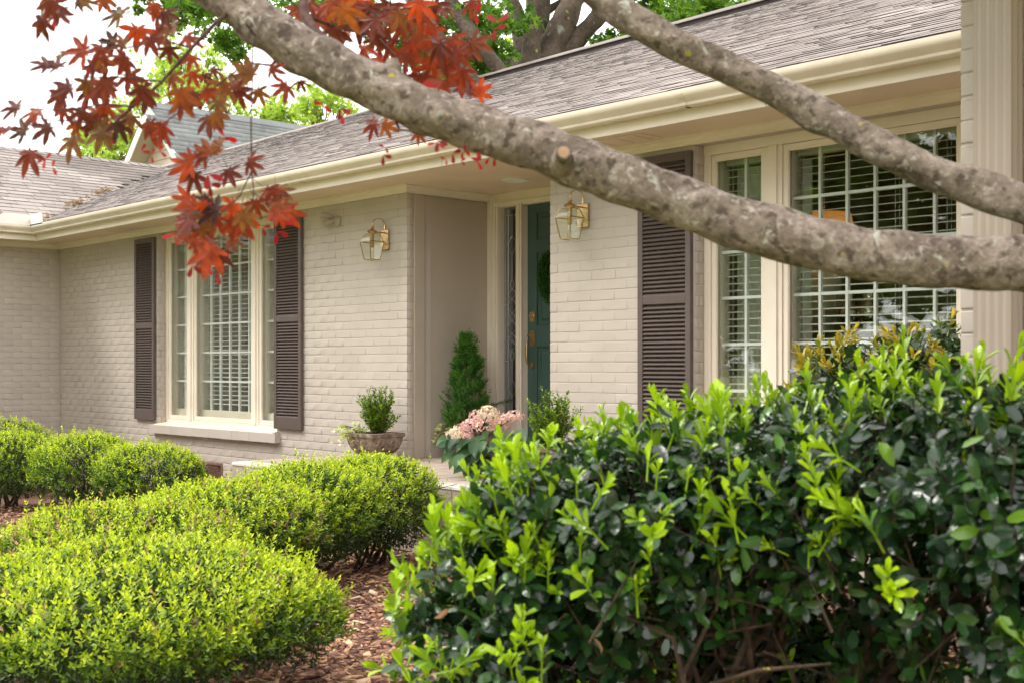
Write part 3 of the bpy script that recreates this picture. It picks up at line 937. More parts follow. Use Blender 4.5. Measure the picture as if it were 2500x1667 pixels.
# ---- roof
PITCH = 0.436
RZ0, RY0 = 2.775, 5.478
def ridge_z(x):
    return 4.62 + (x + 19.5) * 0.0115
SL = math.hypot(1, PITCH)
SH_V = np.array([(-.5, 0, 0), (.5, 0, 0), (.5, 0, 1), (-.5, 0, 1), (.5, 1, .12), (-.5, 1, .12)])
SH_F4 = [(3, 2, 4, 5), (0, 1, 2, 3), (1, 4, 4, 2), (0, 3, 5, 5)]
def shingle_mesh(nm, mats):
    me = bpy.data.meshes.new(nm)
    me.from_pydata([tuple(v) for v in SH_V], [], [(3, 2, 4, 5), (0, 1, 2, 3), (1, 4, 2), (0, 3, 5)])
    for m in mats: me.materials.append(MATS[m])
    me.polygons.foreach_set('material_index', [0, 1, 1, 1])
    me.update()
    return me
def shingle_roof(deck, place, rows, exposure, cols, mats, laminated, singles, clip, seed=1):
    """place(a, s) -> point, along, up-slope, normal at running length a and slope length s"""
    rr = random.Random(seed)
    items = []
    for r in range(rows):
        a = cols[0] - rr.uniform(0, .3)
        while a < cols[1]:
            w = rr.choice([.10, .14, .18, .24, .30]) if laminated else .305
            c = a + w / 2
            s = r * exposure
            if clip(c, s):
                p, A, U, N = place(c, s)
                if laminated:
                    t = rr.choice([.0025, .003, .004, .0055, .007])
                    gap = 0
                else:
                    t = .0065 + rr.uniform(-.001, .002); gap = .006
                s_j = rr.uniform(-.004, .004) if laminated else 0
                p = p + U * s_j
                W, D = w - gap, exposure * 1.22
                M = Matrix(((A.x * W, U.x * D, N.x * t, p.x), (A.y * W, U.y * D, N.y * t, p.y), (A.z * W, U.z * D, N.z * t, p.z), (0, 0, 0, 1)))
                u, v, d = project(p)
                vis = W * D / (d * d) if (-20 < u < 2360 and -20 < v < 700) else 0
                items.append((vis, M))
            a += w
    order = sorted(range(len(items)), key=lambda i: -items[i][0])
    sing = set(order[:singles])
    me = shingle_mesh('shingle', mats)
    for i in sorted(sing):
        o = bpy.data.objects.new('shingle', me)
        o.matrix_basis = items[i][1]
        put(o, deck)
    Ms = [np.array(items[i][1]) for i in range(len(items)) if i not in sing]
    F = np.array([(3, 2, 4, 5), (0, 1, 2, 3)])
    V, Fi = stamp(SH_V, F, 4, Ms)
    mi = np.tile([0, 1], len(Ms))
    rn = np.repeat(np.random.RandomState(seed).rand(len(Ms)), 6)
    mesh = np_mesh('shingle_courses', V, Fi, 4, mats, rnd=rn, mat_idx=mi)
    tag(put(bpy.data.objects.new('shingle_courses', mesh), deck), kind='stuff')

RY1 = 10.12
slope_len = (RY1 - RY0) * SL
# valley line between the two roofs: x = FASX+.1 - t, y = RY0 + t
VX = FASX + .10
wing_ridge_x = VX - 3.12
mb = MB()
zr = lambda x: ridge_z(x)
xs_ = [-21.0 + 24.0 * k / 24 for k in range(25)]
ts_ = [(RY1 - RY0) * k / 12 for k in range(13)]
def deck_pt(x, t):
    x = max(x, VX - t - .35) if t < 3.3 else x
    return (x, RY0 + t, RZ0 + t * (zr(x) - RZ0) / (RY1 - RY0) - .013)
mb.add([deck_pt(x, t) for t in ts_ for x in xs_], [(i * 25 + k, i * 25 + k + 1, (i + 1) * 25 + k + 1, (i + 1) * 25 + k) for i in range(12) for k in range(24)])
mb.add([(XW + 3, RY1, zr(-1.7) - .012), (XW + 3, RY1 + 5, RZ0 - .2), (-21, RY1 + 5, RZ0 - .2), (-21.0, RY1, zr(-21) - .012)], [(0, 1, 2, 3)])
roof_main = mb.build('roof', 'shingle', house)
def place_main(a, s):
    p_loc = (zr(a) - RZ0) / (RY1 - RY0)
    L = math.hypot(1, p_loc)
    U = Vector((0, 1 / L, p_loc / L))
    return Vector((a, RY0, RZ0)) + U * s, AX, U, Vector((0, -p_loc / L, 1 / L))
def clip_main(a, s):
    t = s / SL
    lim = VX - min(t, 3.12) - .12
    if t > 3.12: lim = -20.5
    if a > XW - .02 and t < .02: return False
    return a > lim and t < RY1 - RY0 - .02 and a < XW - .1 + t * 1.2
shingle_roof(roof_main, place_main, int(slope_len / .074) + 1, .074, (-20.6, 0.5), ['shingle', 'shingle_edge'], True, 210, clip_main, 3)
mb = MB()
mb.add([(VX, RY0 + .3, RZ0 - .013), (VX - 3.12, RY0 + 3.42, RZ0 + 3.12 * PITCH - .013), (wing_ridge_x, -3, RZ0 + 3.12 * PITCH - .012), (VX, -3, RZ0 - .012)], [(0, 1, 2, 3)])
mb.add([(wing_ridge_x, 9.2, RZ0 + 3.12 * PITCH - .012), (wing_ridge_x - 3.12, 9.2, RZ0 - .012), (wing_ridge_x - 3.12, -3, RZ0 - .012), (wing_ridge_x, -3, RZ0 + 3.12 * PITCH - .012)], [(0, 1, 2, 3)])
roof_wing = mb.build('roof', 'shingle', house)
def place_wing(a, s):
    U = Vector((-1 / SL, 0, PITCH / SL))
    return Vector((VX, a, RZ0)) + U * s, AY, U, Vector((PITCH / SL, 0, 1 / SL))
shingle_roof(roof_wing, place_wing, int(3.12 * SL / .142) + 1, .142, (2.2, 8.7), ['shingle', 'shingle_edge'], False, 90,
             lambda a, s: a < RY0 + s / SL + .25 and s / SL < 3.1, 5)
# ridge caps
mb = MB()
k = 0
y = 2.4
while y < 8.5:
    z = RZ0 + 3.12 * PITCH
    t = .012 + .004 * random.random()
    mb.add([(wing_ridge_x + .15, y, z - .15 * PITCH + t), (wing_ridge_x, y, z + t), (wing_ridge_x - .15, y, z - .15 * PITCH + t),
            (wing_ridge_x + .15, y + .17, z - .15 * PITCH + .006), (wing_ridge_x, y + .17, z + .006), (wing_ridge_x - .15, y + .17, z - .15 * PITCH + .006)],
           [(0, 1, 4, 3), (1, 2, 5, 4)], 0, random.random())
    mb.add([(wing_ridge_x + .15, y, z - .15 * PITCH - .004), (wing_ridge_x, y, z - .004), (wing_ridge_x + .15, y, z - .15 * PITCH + t), (wing_ridge_x, y, z + t)], [(0, 1, 3, 2)], 1)
    y += .15
mb.build('ridge_cap', ['shingle', 'shingle_edge'], roof_wing)
mb = MB()
def ridge_prof(x, w, h0, h1):
    return [(x, RY1 - w, zr(x) - w * PITCH + h0), (x, RY1 - w, zr(x) - w * PITCH + h1), (x, RY1, zr(x) + h1 + .01), (x, RY1 + w, zr(x) - w * PITCH + h1), (x, RY1 + w, zr(x) - w * PITCH + h0)]
xs = [-11.4, -9, -6, -2, 1.0]
for a, b in zip(xs[:-1], xs[1:]):
    p, q = ridge_prof(a, .14, -.01, .055), ridge_prof(b, .14, -.01, .055)
    mb.add(p + q, [(i, i + 1, 6 + i, 5 + i) for i in range(4)])
mb.build('ridge_vent', 'dark_vent', roof_main)
mb = MB()
p, q = ridge_prof(-20.5, .12, -.01, .018), ridge_prof(-11.4, .12, -.01, .018)
mb.add(p + q, [(i, i + 1, 6 + i, 5 + i) for i in range(4)])
p, q = ridge_prof(-11.4, .16, .057, .067), ridge_prof(1.0, .16, .057, .067)
mb.add(p + q, [(i, i + 1, 6 + i, 5 + i) for i in range(4)])
mb.build('ridge_cap', ['shingle'], roof_main)
# leaf litter lying in the valley and the gutter
# ---- entrance recess
mb = MB()
BY = 6.88
mb.box(XR1 - .2, XR1 - .004, FY + .19, BY + .2, .3, SOF)                      # panelled side wall
mb.build('recess_wall', 'taupe', house)
mb = MB()
mb.box(XR1 - .1, XR1 + .016, FY + .064, FY + .168, .468, SOF - .05)
mb.build('corner_board', 'taupe', house, bevel=.003)
w_rec = wall_mesh('brick_wall', Vector((XR2 + .24, 0, 0)), AY, Vector((1, 0, 0)), FY + .243, BY, 0, SOF, [], .24, house)
# door surround
SLX0, SLX1, DX0, DX1 = -7.486, -7.285, -7.204, -6.29
DZ0, DZ1 = .475, 2.505
mb = MB()
mb.box(XR1 - .002, SLX0, BY, BY + .16, .45, SOF); mb.box(SLX1, DX0, BY, BY + .16, .45, 2.50)
mb.box(DX1, XR2 + .0, BY, BY + .16, .45, SOF); mb.box(SLX0, DX1, BY + .001, BY + .16, 2.505, SOF)
mb.box(SLX0, SLX1, BY + .02, BY + .14, .45, .80)
for x in (XR1 + .045, XR1 + .085):                                            # stepped mouldings on the post
    mb.box(x, x + .022, BY - .012, BY + .01, .468, SOF)
mb.box(SLX0 - .022, SLX0 - .002, BY - .016, BY + .01, .468, 2.515)
mb.box(SLX1 + .028, SLX1 + .05, BY - .012, BY + .01, .468, 2.515); mb.box(DX0 - .014, DX0, BY - .016, BY + .01, .468, 2.515)
mb.box(SLX0 - .04, DX1 + .03, BY - .014, BY + .01, 2.517, 2.545)
mb.build('door_surround', 'trim', house, bevel=.003)
MB().box(DX0 - .03, DX1 + .03, BY - .03, BY + .1, .45, .476).build('threshold', 'old_brass', house)
# sidelight with leaded glass
mb = MB().box(SLX0 - .01, SLX1 + .01, BY + .062, BY + .066, .80, 2.51)
side = mb.build('sidelight', 'leaded', house)
mb = MB()
sx = lambda t: SLX0 + (SLX1 - SLX0) * t
gy_ = BY + .058
def came(pts, r=.0035):
    mb.tube([(sx(a), gy_, z) for a, z in pts], r, 5)
came([(.26, .80), (.26, 2.50)]); came([(.74, .80), (.74, 2.50)]); came([(.10, .8), (.10, 2.5)], .002); came([(.9, .8), (.9, 2.5)], .002)
came([(0, 2.44), (1, 2.44)])
for z in (2.20, 1.90, 1.70, 1.53, 1.41, 1.24, 1.02):
    came([(0, z), (.26, z)], .0025); came([(.74, z), (1, z)], .0025)
def lens(z0, z1, w):
    for s_ in (-1, 1):
        came([(.5 + s_ * w * math.sin(math.pi * k / 10), z0 + (z1 - z0) * k / 10) for k in range(11)])
came([(.5, 2.44), (.5, 2.27)]); lens(2.27, 2.12, .22); came([(.5, 2.12), (.5, 1.91)]); lens(1.91, 1.83, .12); lens(1.83, 1.75, .2)
lens(1.75, 1.63, .23); lens(1.63, 1.57, .16); lens(1.57, 1.46, .24); lens(1.46, 1.40, .18); lens(1.40, 1.33, .22); lens(1.33, 1.24, .12)
came([(.5, 1.24), (.5, 1.08)]); lens(1.08, .95, .22); came([(.5, .95), (.5, .80)])
mb.build('lead_came', 'lead', side)
MB().box(SLX0 - .2, DX0, BY + .3, BY + .32, .45, 2.6).build('hall_wall', 'interior', house)
# door
mb = MB()
dy0, dy1 = BY + .057, BY + .10
st = .106
mid0, mid1 = (DX0 + DX1) / 2 - .05, (DX0 + DX1) / 2 + .05
rails = [(DZ0, .70), (1.35, 1.527), (2.11, 2.217), (2.43, DZ1)]
for a, b in ((DX0, DX0 + st), (mid0, mid1), (DX1 - st, DX1)):
    mb.box(a, b, dy0, dy1, DZ0, DZ1)
for a, b in rails:
    mb.box(DX0 + st, mid0, dy0, dy1, a, b); mb.box(mid1, DX1 - st, dy0, dy1, a, b)
door = mb.build('front_door', 'door', house, bevel=.004)
for a, b in ((DX0 + st, mid0), (mid1, DX1 - st)):
    for z0, z1 in ((.70, 1.35), (1.527, 2.11), (2.217, 2.43)):
        mb = MB()
        mb.box(a, b, dy0 + .016, dy1, z0, z1)
        e, f = .03, .055
        o_ = [(a + e, dy0 + .016, z0 + e), (b - e, dy0 + .016, z0 + e), (b - e, dy0 + .016, z1 - e), (a + e, dy0 + .016, z1 - e)]
        i_ = [(a + f, dy0 + .004, z0 + f), (b - f, dy0 + .004, z0 + f), (b - f, dy0 + .004, z1 - f), (a + f, dy0 + .004, z1 - f)]
        mb.add(o_ + i_, [(4, 5, 6, 7)] + [(k, (k + 1) % 4, 4 + (k + 1) % 4, 4 + k) for k in range(4)])
        mb.build('door_panel', 'door', door)
hx = -7.145
mb = MB().box(hx - .028, hx + .028, dy0 - .006, dy0 - .0005, 1.555, 1.635)
dead = mb.build('deadbolt', 'brass', door, bevel=.003)
MB().tube([(hx, dy0 - .006, 1.60), (hx, dy0 - .022, 1.60)], .02, 16).build('lock_cylinder', 'brass', dead, smooth=True)
mb = MB().box(hx - .028, hx + .028, dy0 - .007, dy0 - .0005, 1.355, 1.485)
hand = mb.build('door_handle', 'old_brass', door, bevel=.003)
mb = MB()
mb.tube([(hx, dy0 - .005, 1.405), (hx - .0, dy0 - .045, 1.410), (hx, dy0 - .062, 1.388), (hx, dy0 - .064, 1.36)], [.006, .006, .008, .009], 10)
mb.tube([(hx, dy0 - .064, 1.36), (hx, dy0 - .066, 1.31), (hx, dy0 - .064, 1.255)], [.011, .0135, .011], 12)
mb.tube([(hx, dy0 - .064, 1.255), (hx, dy0 - .06, 1.222), (hx, dy0 - .045, 1.205), (hx, dy0 - .004, 1.207)], [.009, .008, .006, .006], 10)
mb.box(hx - .018, hx + .018, dy0 - .006, dy0 - .0005, 1.183, 1.228)
mb.build('grip', 'old_brass', hand, smooth=True)
mb = MB().tube([(hx, dy0 - .007, 1.437), (hx, dy0 - .04, 1.44), (hx, dy0 - .055, 1.448)], [.004, .004, .009], 8)
mb.build('thumb_latch', 'old_brass', hand, smooth=True)

# ---- crawl-space vent
mb = MB()
x0, x1, z0, z1 = VENT
rect_ring(mb, x0, x1, z0, z1, .022, FY - .012, FY + .01)
mb.box(x0, x1, FY + .05, FY + .06, z0, z1)
vent = mb.build('foundation_vent', 'vent_metal', house)
mb = MB()
for k in range(-4, 24):
    for s_ in (-1, 1):
        xa = x0 + k * .025; xb = xa + s_ * (z1 - z0) * .55
        p, q = (max(x0, min(x1, xa)), z0), (max(x0, min(x1, xb)), z1)
        if x0 < xa < x1:
            mb.tube([(xa, FY - .004 + .003 * s_, z0 + .02), (max(x0, min(x1, xb)), FY - .004 + .003 * s_, z1 - .02)], .003, 4)
mb.build('vent_mesh', 'vent_metal', vent)

# ---- downspout on the right wing
dsx0, dsx1 = -1.62, -1.512
pts = []
for k in range(10):                                # corrugated front, then side, back, side
    x = dsx0 + (dsx1 - dsx0) * k / 9
    pts.append((x, WY - .095 + (.0045 if k % 2 else 0)))
for k in range(1, 6):
    pts.append((dsx1 + (.0 if k % 2 else .006), WY - .095 + .075 * k / 5))
pts += [(dsx0, WY - .02)]
for k in range(4, 0, -1):
    pts.append((dsx0 - (0 if k % 2 else .006), WY - .095 + .075 * k / 5))
mb = MB().extrude(pts, lambda x, y: (x, y, .12), lambda x, y: (x, y, 2.618))
ds = mb.build('downspout', 'downspout', house, bevel=.0025)
MB().box(dsx0 - .03, dsx1 + .03, WY - .019, WY - .009, 2.40, 2.43).build('strap', 'downspout', ds)
# right wing eave above the frame
MB().box(XW - .35, 2.6, WY - .62, WY - .012, 2.62, 2.80).build('wing_eave', 'trim', house)
MB().add([(XW - .38, WY - .70, 2.81), (2.7, WY - .70, 2.81), (2.7, 8, 4.9), (XW - .38, 8, 4.9)], [(0, 1, 2, 3)]).build('roof', 'shingle', house)

# ---- porch
PZ, PYF, PX0, PX1 = .468, 4.90, -8.35, -4.6
mb = MB()
mb.box(PX0, PX1, PYF, FY - .008, -.05, PZ - .012)
mb.box(XR1, XR2, FY - .008, BY + .05, .1, PZ - .012)
porch = tag(mb.build('porch', 'grout'), kind='structure')
TILE = MB().add([(-.5, -.5, 0), (.5, -.5, 0), (.5, .5, 0), (-.5, .5, 0), (-.485, -.485, 1), (.485, -.485, 1), (.485, .485, 1), (-.485, .485, 1)],
                [(4, 5, 6, 7), (0, 1, 5, 4), (1, 2, 6, 5), (2, 3, 7, 6), (3, 0, 4, 7)]).mesh('tile', 'tile')
NOSE = MB().add([(-.49, -.5, -1.0), (.49, -.5, -1.0), (.49, -.5, .2), (-.49, -.5, .2), (-.49, -.35, .85), (.49, -.35, .85), (-.49, 0, 1), (.49, 0, 1), (-.49, .49, 1), (.49, .49, 1), (-.49, .5, 0), (.49, .5, 0)],
                [(0, 1, 2, 3), (3, 2, 5, 4), (4, 5, 7, 6), (6, 7, 9, 8), (8, 9, 11, 10), (1, 11, 9, 7, 5, 2), (0, 3, 4, 6, 8, 10)]).mesh('nosing_tile', 'nosing')
ts = .2
nx = int((PX1 - PX0) / ts)
def tile(c, sx_, sy_, rot=(0, 0, 0), me=TILE, nm='tile', h=.012):
    o = bpy.data.objects.new(nm, me)
    o.location = c; o.scale = (sx_, sy_, h); o.rotation_euler = rot
    put(o, porch)
for i in range(nx + 1):
    x = PX0 + (i + .5) * ts
    if x > PX1: break
    tile((x, PYF + .05, PZ - .012), ts - .006, .13, me=NOSE, nm='nosing_tile', h=.0125)
    for k in range(5):
        y = PYF + .12 + (k + .5) * ts
        if y + .1 < FY + .01:
            tile((x, y, PZ - .012), ts - .006, ts - .006)
    for k, (za, zb_) in enumerate(((.318, .450), (.168, .312), (.018, .162))):
        tile((x, PYF - .0005, (za + zb_) / 2), ts - .006, zb_ - za, (R_(90), 0, 0), h=.008)
for i in range(int((XR2 - XR1) / ts)):
    for k in range(5):
        x, y = XR1 + .02 + (i + .5) * ts, FY - .04 + (k + .5) * ts
        if y < BY - .02: tile((x, y, PZ - .012), ts - .006, ts - .006)
# ================================================================== ground
def sheet(name, pts, z, mat):
    mb = MB().add([(x, y, z) for x, y in pts], [tuple(range(len(pts)))])
    return mb.build(name, mat)
tag(sheet('ground', [(-260, -260), (260, -260), (260, 260), (-260, 260)], -0.012, 'lawn'), kind='structure')
BED = [(-14.1, 3.75), (-9.6, 3.55), (-7.4, 3.45), (-6.7, 2.9), (-6.3, 1.2), (-4.2, 0.2), (-2.6, 0.5), (-0.2, 0.9), (2.4, 1.6), (2.4, 3.4), (-1.6, 3.4), (-1.6, 6.05), (-14.1, 6.05)]
bed = tag(sheet('mulch_bed', BED, 0.0, 'mulch'), kind='structure')
def in_poly(x, y, poly):
    c, j = False, len(poly) - 1
    for i in range(len(poly)):
        xi, yi = poly[i]; xj, yj = poly[j]
        if (yi > y) != (yj > y) and x < (xj - xi) * (y - yi) / (yj - yi) + xi:
            c = not c
        j = i
    return c

# ------------------------------------------------------------------ foliage helpers (numpy)
def rs(seed): return np.random.RandomState(seed)
def unit(a): return a / np.maximum(np.linalg.norm(a, axis=-1, keepdims=True), 1e-9)
T5_V = np.array([(0, 0, 0), (.42, .5, .04), (.42, -.5, .04), (1, 0, -.03), (.5, 0, -.07)])
T5_F = np.array([(0, 2, 4), (2, 3, 4), (3, 1, 4), (1, 0, 4)])
_x = [0, .17, .46, .80, 1.0]
_zr = [0, .02, .03, .0, -.09]
_w = [0, .30, .5, .42, 0]
def t11(fold=.06, droop=1.0, taper=None):
    w = taper or _w
    V = [(x, 0, z * droop - fold * (0 if i in (0, 4) else .6)) for i, (x, z) in enumerate(zip(_x, _zr))]
    for s in (1, -1):
        V += [(_x[i], s * w[i], _zr[i] * droop + fold * w[i] - fold * .3) for i in (1, 2, 3)]
    F = []
    for o, s in ((5, 1), (8, -1)):
        q = [(0, 1, o), (1, 2, o + 1), (1, o + 1, o), (2, 3, o + 2), (2, o + 2, o + 1), (3, 4, o + 2)]
        F += [f if s > 0 else f[::-1] for f in q]
    return np.array(V), np.array(F)
T11 = t11()
T11b = t11(.10, 2.2)
T11n = t11(.10, 1.2, [0, .22, .44, .5, 0])
def leaf_frames(P, D, N, L, W):
    D = unit(D)
    Y = unit(np.cross(N, D))
    N = np.cross(D, Y)
    M = np.zeros((len(P), 4, 4))
    M[:, :3, 0] = D * L[:, None]; M[:, :3, 1] = Y * W[:, None]; M[:, :3, 2] = N * L[:, None]; M[:, :3, 3] = P; M[:, 3, 3] = 1
    return M
def leaf_object(name, T, M, mat, age, parent, rng, kind='stuff', smooth=True):
    V, F = T
    vv, ff = stamp(V, F, 3, M)
    k = len(V)
    me = np_mesh(name, vv, ff, 3, [mat], rnd=np.repeat(rng.rand(len(M)), k), age=np.repeat(age, k), smooth=smooth)
    o = put(bpy.data.objects.new(name, me), parent)
    if kind: tag(o, kind=kind)
    return o
def sprig_leaves(P, D, rng, n, length, leaf_l, leaf_w, a0=.5, a1=1.1, pairs=True):
    """n leaves up each sprig: returns centres, directions, normals, lengths, widths, sprig index, height fraction"""
    m = len(P)
    t = (np.arange(n)[None, :] + rng.rand(m, n) * .5) / n
    if pairs: t = (np.floor(np.arange(n) / 2)[None, :] * 2 + .5) / n + rng.rand(m, n) * .06
    ref = unit(np.cross(D, unit(rng.normal(size=(m, 3)))))
    b = np.cross(D, ref)
    phi0 = rng.rand(m, 1) * 6.28
    k = np.arange(n)[None, :]
    phi = phi0 + (np.floor(k / 2) * 1.571 + (k % 2) * 3.1416 if pairs else k * 2.4) + rng.normal(size=(m, n)) * .35
    rad = ref[:, None, :] * np.cos(phi)[..., None] + b[:, None, :] * np.sin(phi)[..., None]
    ang = (a1 + (a0 - a1) * t + rng.normal(size=(m, n)) * .18)[..., None]
    Dd = D[:, None, :]
    ld = Dd * np.cos(ang) + rad * np.sin(ang)
    ln = Dd * np.sin(ang) - rad * np.cos(ang)
    pos = P[:, None, :] + Dd * (t * length[:, None])[..., None]
    L = leaf_l * (0.72 + .5 * rng.rand(m, n)) * (1.0 - .35 * np.maximum(0, t - .6) / .4)
    W = L * leaf_w * (.85 + .3 * rng.rand(m, n))
    idx = np.repeat(np.arange(m), n)
    return pos.reshape(-1, 3), ld.reshape(-1, 3), ln.reshape(-1, 3), L.ravel(), W.ravel(), idx, t.ravel()
def lump(D, rng, amp, f=3.0):
    s = np.zeros(len(D))
    for k in range(6):
        w = unit(rng.normal(size=3)) * f * (1 + .5 * k)
        s += np.sin(D @ w + rng.rand() * 6.28) / (1 + .4 * k)
    return 1 + amp * s / 2.2
def dome_points(rng, n, c, rx, ry, zt, zb, p=2.6, amp=.06, zmin=-.75, seed_l=1, f=3.0):
    D = unit(rng.normal(size=(n * 2, 3)))
    D = D[D[:, 2] > zmin][:n]
    r = (np.abs(D) ** p).sum(1) ** (-1 / p) * lump(D, rs(seed_l), amp, f)
    S = np.where(D[:, 2:3] > 0, np.array([[rx, ry, zt]]), np.array([[rx, ry, zb]]))
    P = D * r[:, None] * S
    Nn = unit(np.sign(D) * np.abs(D) ** (p - 1) / S)
    return P + np.array(c), Nn, D

def shrub_stems(parent, c, rx, ry, h, n, rng, r0=.012, name='branch', mat='stem_bark', spread=.55):
    mb = MB()
    for k in range(n):
        a = rng.rand() * 6.28
        b0 = Vector((c[0] + rng.normal() * .05, c[1] + rng.normal() * .05, -.02))
        q = Vector((c[0] + math.cos(a) * rx * spread * rng.uniform(.4, 1), c[1] + math.sin(a) * ry * spread * rng.uniform(.4, 1), h * rng.uniform(.55, .85)))
        m = b0.lerp(q, .5) + Vector((rng.normal() * .04, rng.normal() * .04, -.04))
        mb.tube([b0, b0.lerp(m, .6) + Vector((rng.normal() * .015, rng.normal() * .015, 0)), m, q], [r0, r0 * .8, r0 * .65, r0 * .25], 6, jitter=.15)
        for j in range(3):
            s = m.lerp(q, rng.rand() * .8)
            e = s + Vector((rng.normal() * rx * .35, rng.normal() * ry * .35, h * rng.uniform(.08, .25)))
            mb.tube([s, s.lerp(e, .5) + Vector((0, 0, -.015)), e], [r0 * .4, r0 * .3, r0 * .15], 5)
    return mb.build(name, mat, parent, smooth=True)

def boxwood(label, c, rx, ry, h, seed, n=1900, brown=0.0, leaf=.0225, lift=.10):
    rng = rs(seed)
    r = root('boxwood_shrub', (c[0], c[1], 0), label, 'shrub', 'clipped boxwood shrubs in the mulch beds')
    cz = h * .56
    area = n
    P, Nn, D = dome_points(rng, n, (c[0], c[1], cz), rx, ry, h - cz, cz - lift, 2.6, .07, -.92, seed, 4)
    keep = ~((D[:, 2] < -.25) & (rng.rand(len(D)) < .45 + .4 * -D[:, 2]))
    P, Nn, D = P[keep], Nn[keep], D[keep]
    hol = lump(D, rs(seed + 77), 1.0, 7)
    keep = ~((hol < .6) & (D[:, 2] < .45) & (rng.rand(len(D)) < .8))
    P, Nn, D = P[keep], Nn[keep], D[keep]
    P = P - Nn * (rng.rand(len(P), 1) ** 2 * .05) + Nn * (rng.rand(len(P), 1) ** 9 * .07)
    dirs = unit(Nn * .75 + np.array([0, 0, .55]) + rng.normal(size=P.shape) * .28)
    ln = .045 + .03 * rng.rand(len(P))
    pos, ld, nn, L, W, idx, t = sprig_leaves(P - dirs * ln[:, None] * .7, dirs, rng, 8, ln, leaf, .46)
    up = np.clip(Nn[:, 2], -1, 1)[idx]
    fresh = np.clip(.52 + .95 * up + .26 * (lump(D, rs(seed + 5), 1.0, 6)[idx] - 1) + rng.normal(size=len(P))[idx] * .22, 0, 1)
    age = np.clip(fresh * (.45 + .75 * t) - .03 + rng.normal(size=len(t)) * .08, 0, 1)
    br = (rng.rand(len(P))[idx] < brown)
    FR = leaf_frames(pos, ld, nn, L, W)
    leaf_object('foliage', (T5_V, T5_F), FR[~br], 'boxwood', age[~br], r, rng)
    if br.any():
        leaf_object('dry_foliage', (T5_V, T5_F), FR[br], 'dead_leaf', .5 + .5 * rng.rand(br.sum()), r, rng)
    # older leaves deeper inside
    m = int(n * .95)
    P, Nn, D = dome_points(rng, m, (c[0], c[1], cz), rx * .9, ry * .9, (h - cz) * .9, (cz - lift) * .95, 2.6, .05, -.95, seed, 4)
    P = P * 1.0 - (P - np.array([c[0], c[1], cz])) * (rng.rand(len(P), 1) * .28)
    pos, ld, nn, L, W, idx, t = sprig_leaves(P, unit(Nn + rng.normal(size=P.shape) * .8), rng, 4, np.full(len(P), .04), leaf * 1.02, .5)
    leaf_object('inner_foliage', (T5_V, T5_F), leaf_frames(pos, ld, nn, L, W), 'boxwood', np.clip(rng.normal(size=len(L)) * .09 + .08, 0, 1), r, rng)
    shrub_stems(r, c, rx, ry, h, 12, rng, .011)
    return r
# back row below the left window
boxwood('boxwood cut off at the picture edge, far end of the row under the window', (-10.40, 3.98), .40, .40, .65, 11, 2300)
boxwood('rounded boxwood second from the far end of the row under the window', (-9.56, 4.28), .395, .395, .652, 12, 2300)
boxwood('round boxwood closest to the foundation vent, below the left window', (-8.86, 4.47), .395, .395, .592, 13, 2300)
boxwood('small part of a boxwood peeping out behind the far row at the wing wall', (-11.6, 4.45), .4, .4, .70, 14, 1000)
# row along the path, from the porch towards the camera
boxwood('boxwood standing against the porch tiles, farthest of the path row', (-5.89, 4.42), .35, .35, .668, 21, 2500)
boxwood('boxwood next to the one at the porch, second farthest of the path row', (-5.86, 3.90), .44, .43, .648, 22, 3300)
boxwood('broad middle boxwood of the path row, dull brownish patch on top', (-5.67, 3.30), .475, .47, .60, 23, 3800, .10)
boxwood('low wide boxwood behind the biggest one, dry grey leaves on top', (-5.42, 2.62), .515, .50, .55, 24, 4300, .16)
boxwood('biggest and closest boxwood of the path row, fresh lime green growth on top', (-4.18, 2.05), .70, .66, .535, 25, 7000, .04)

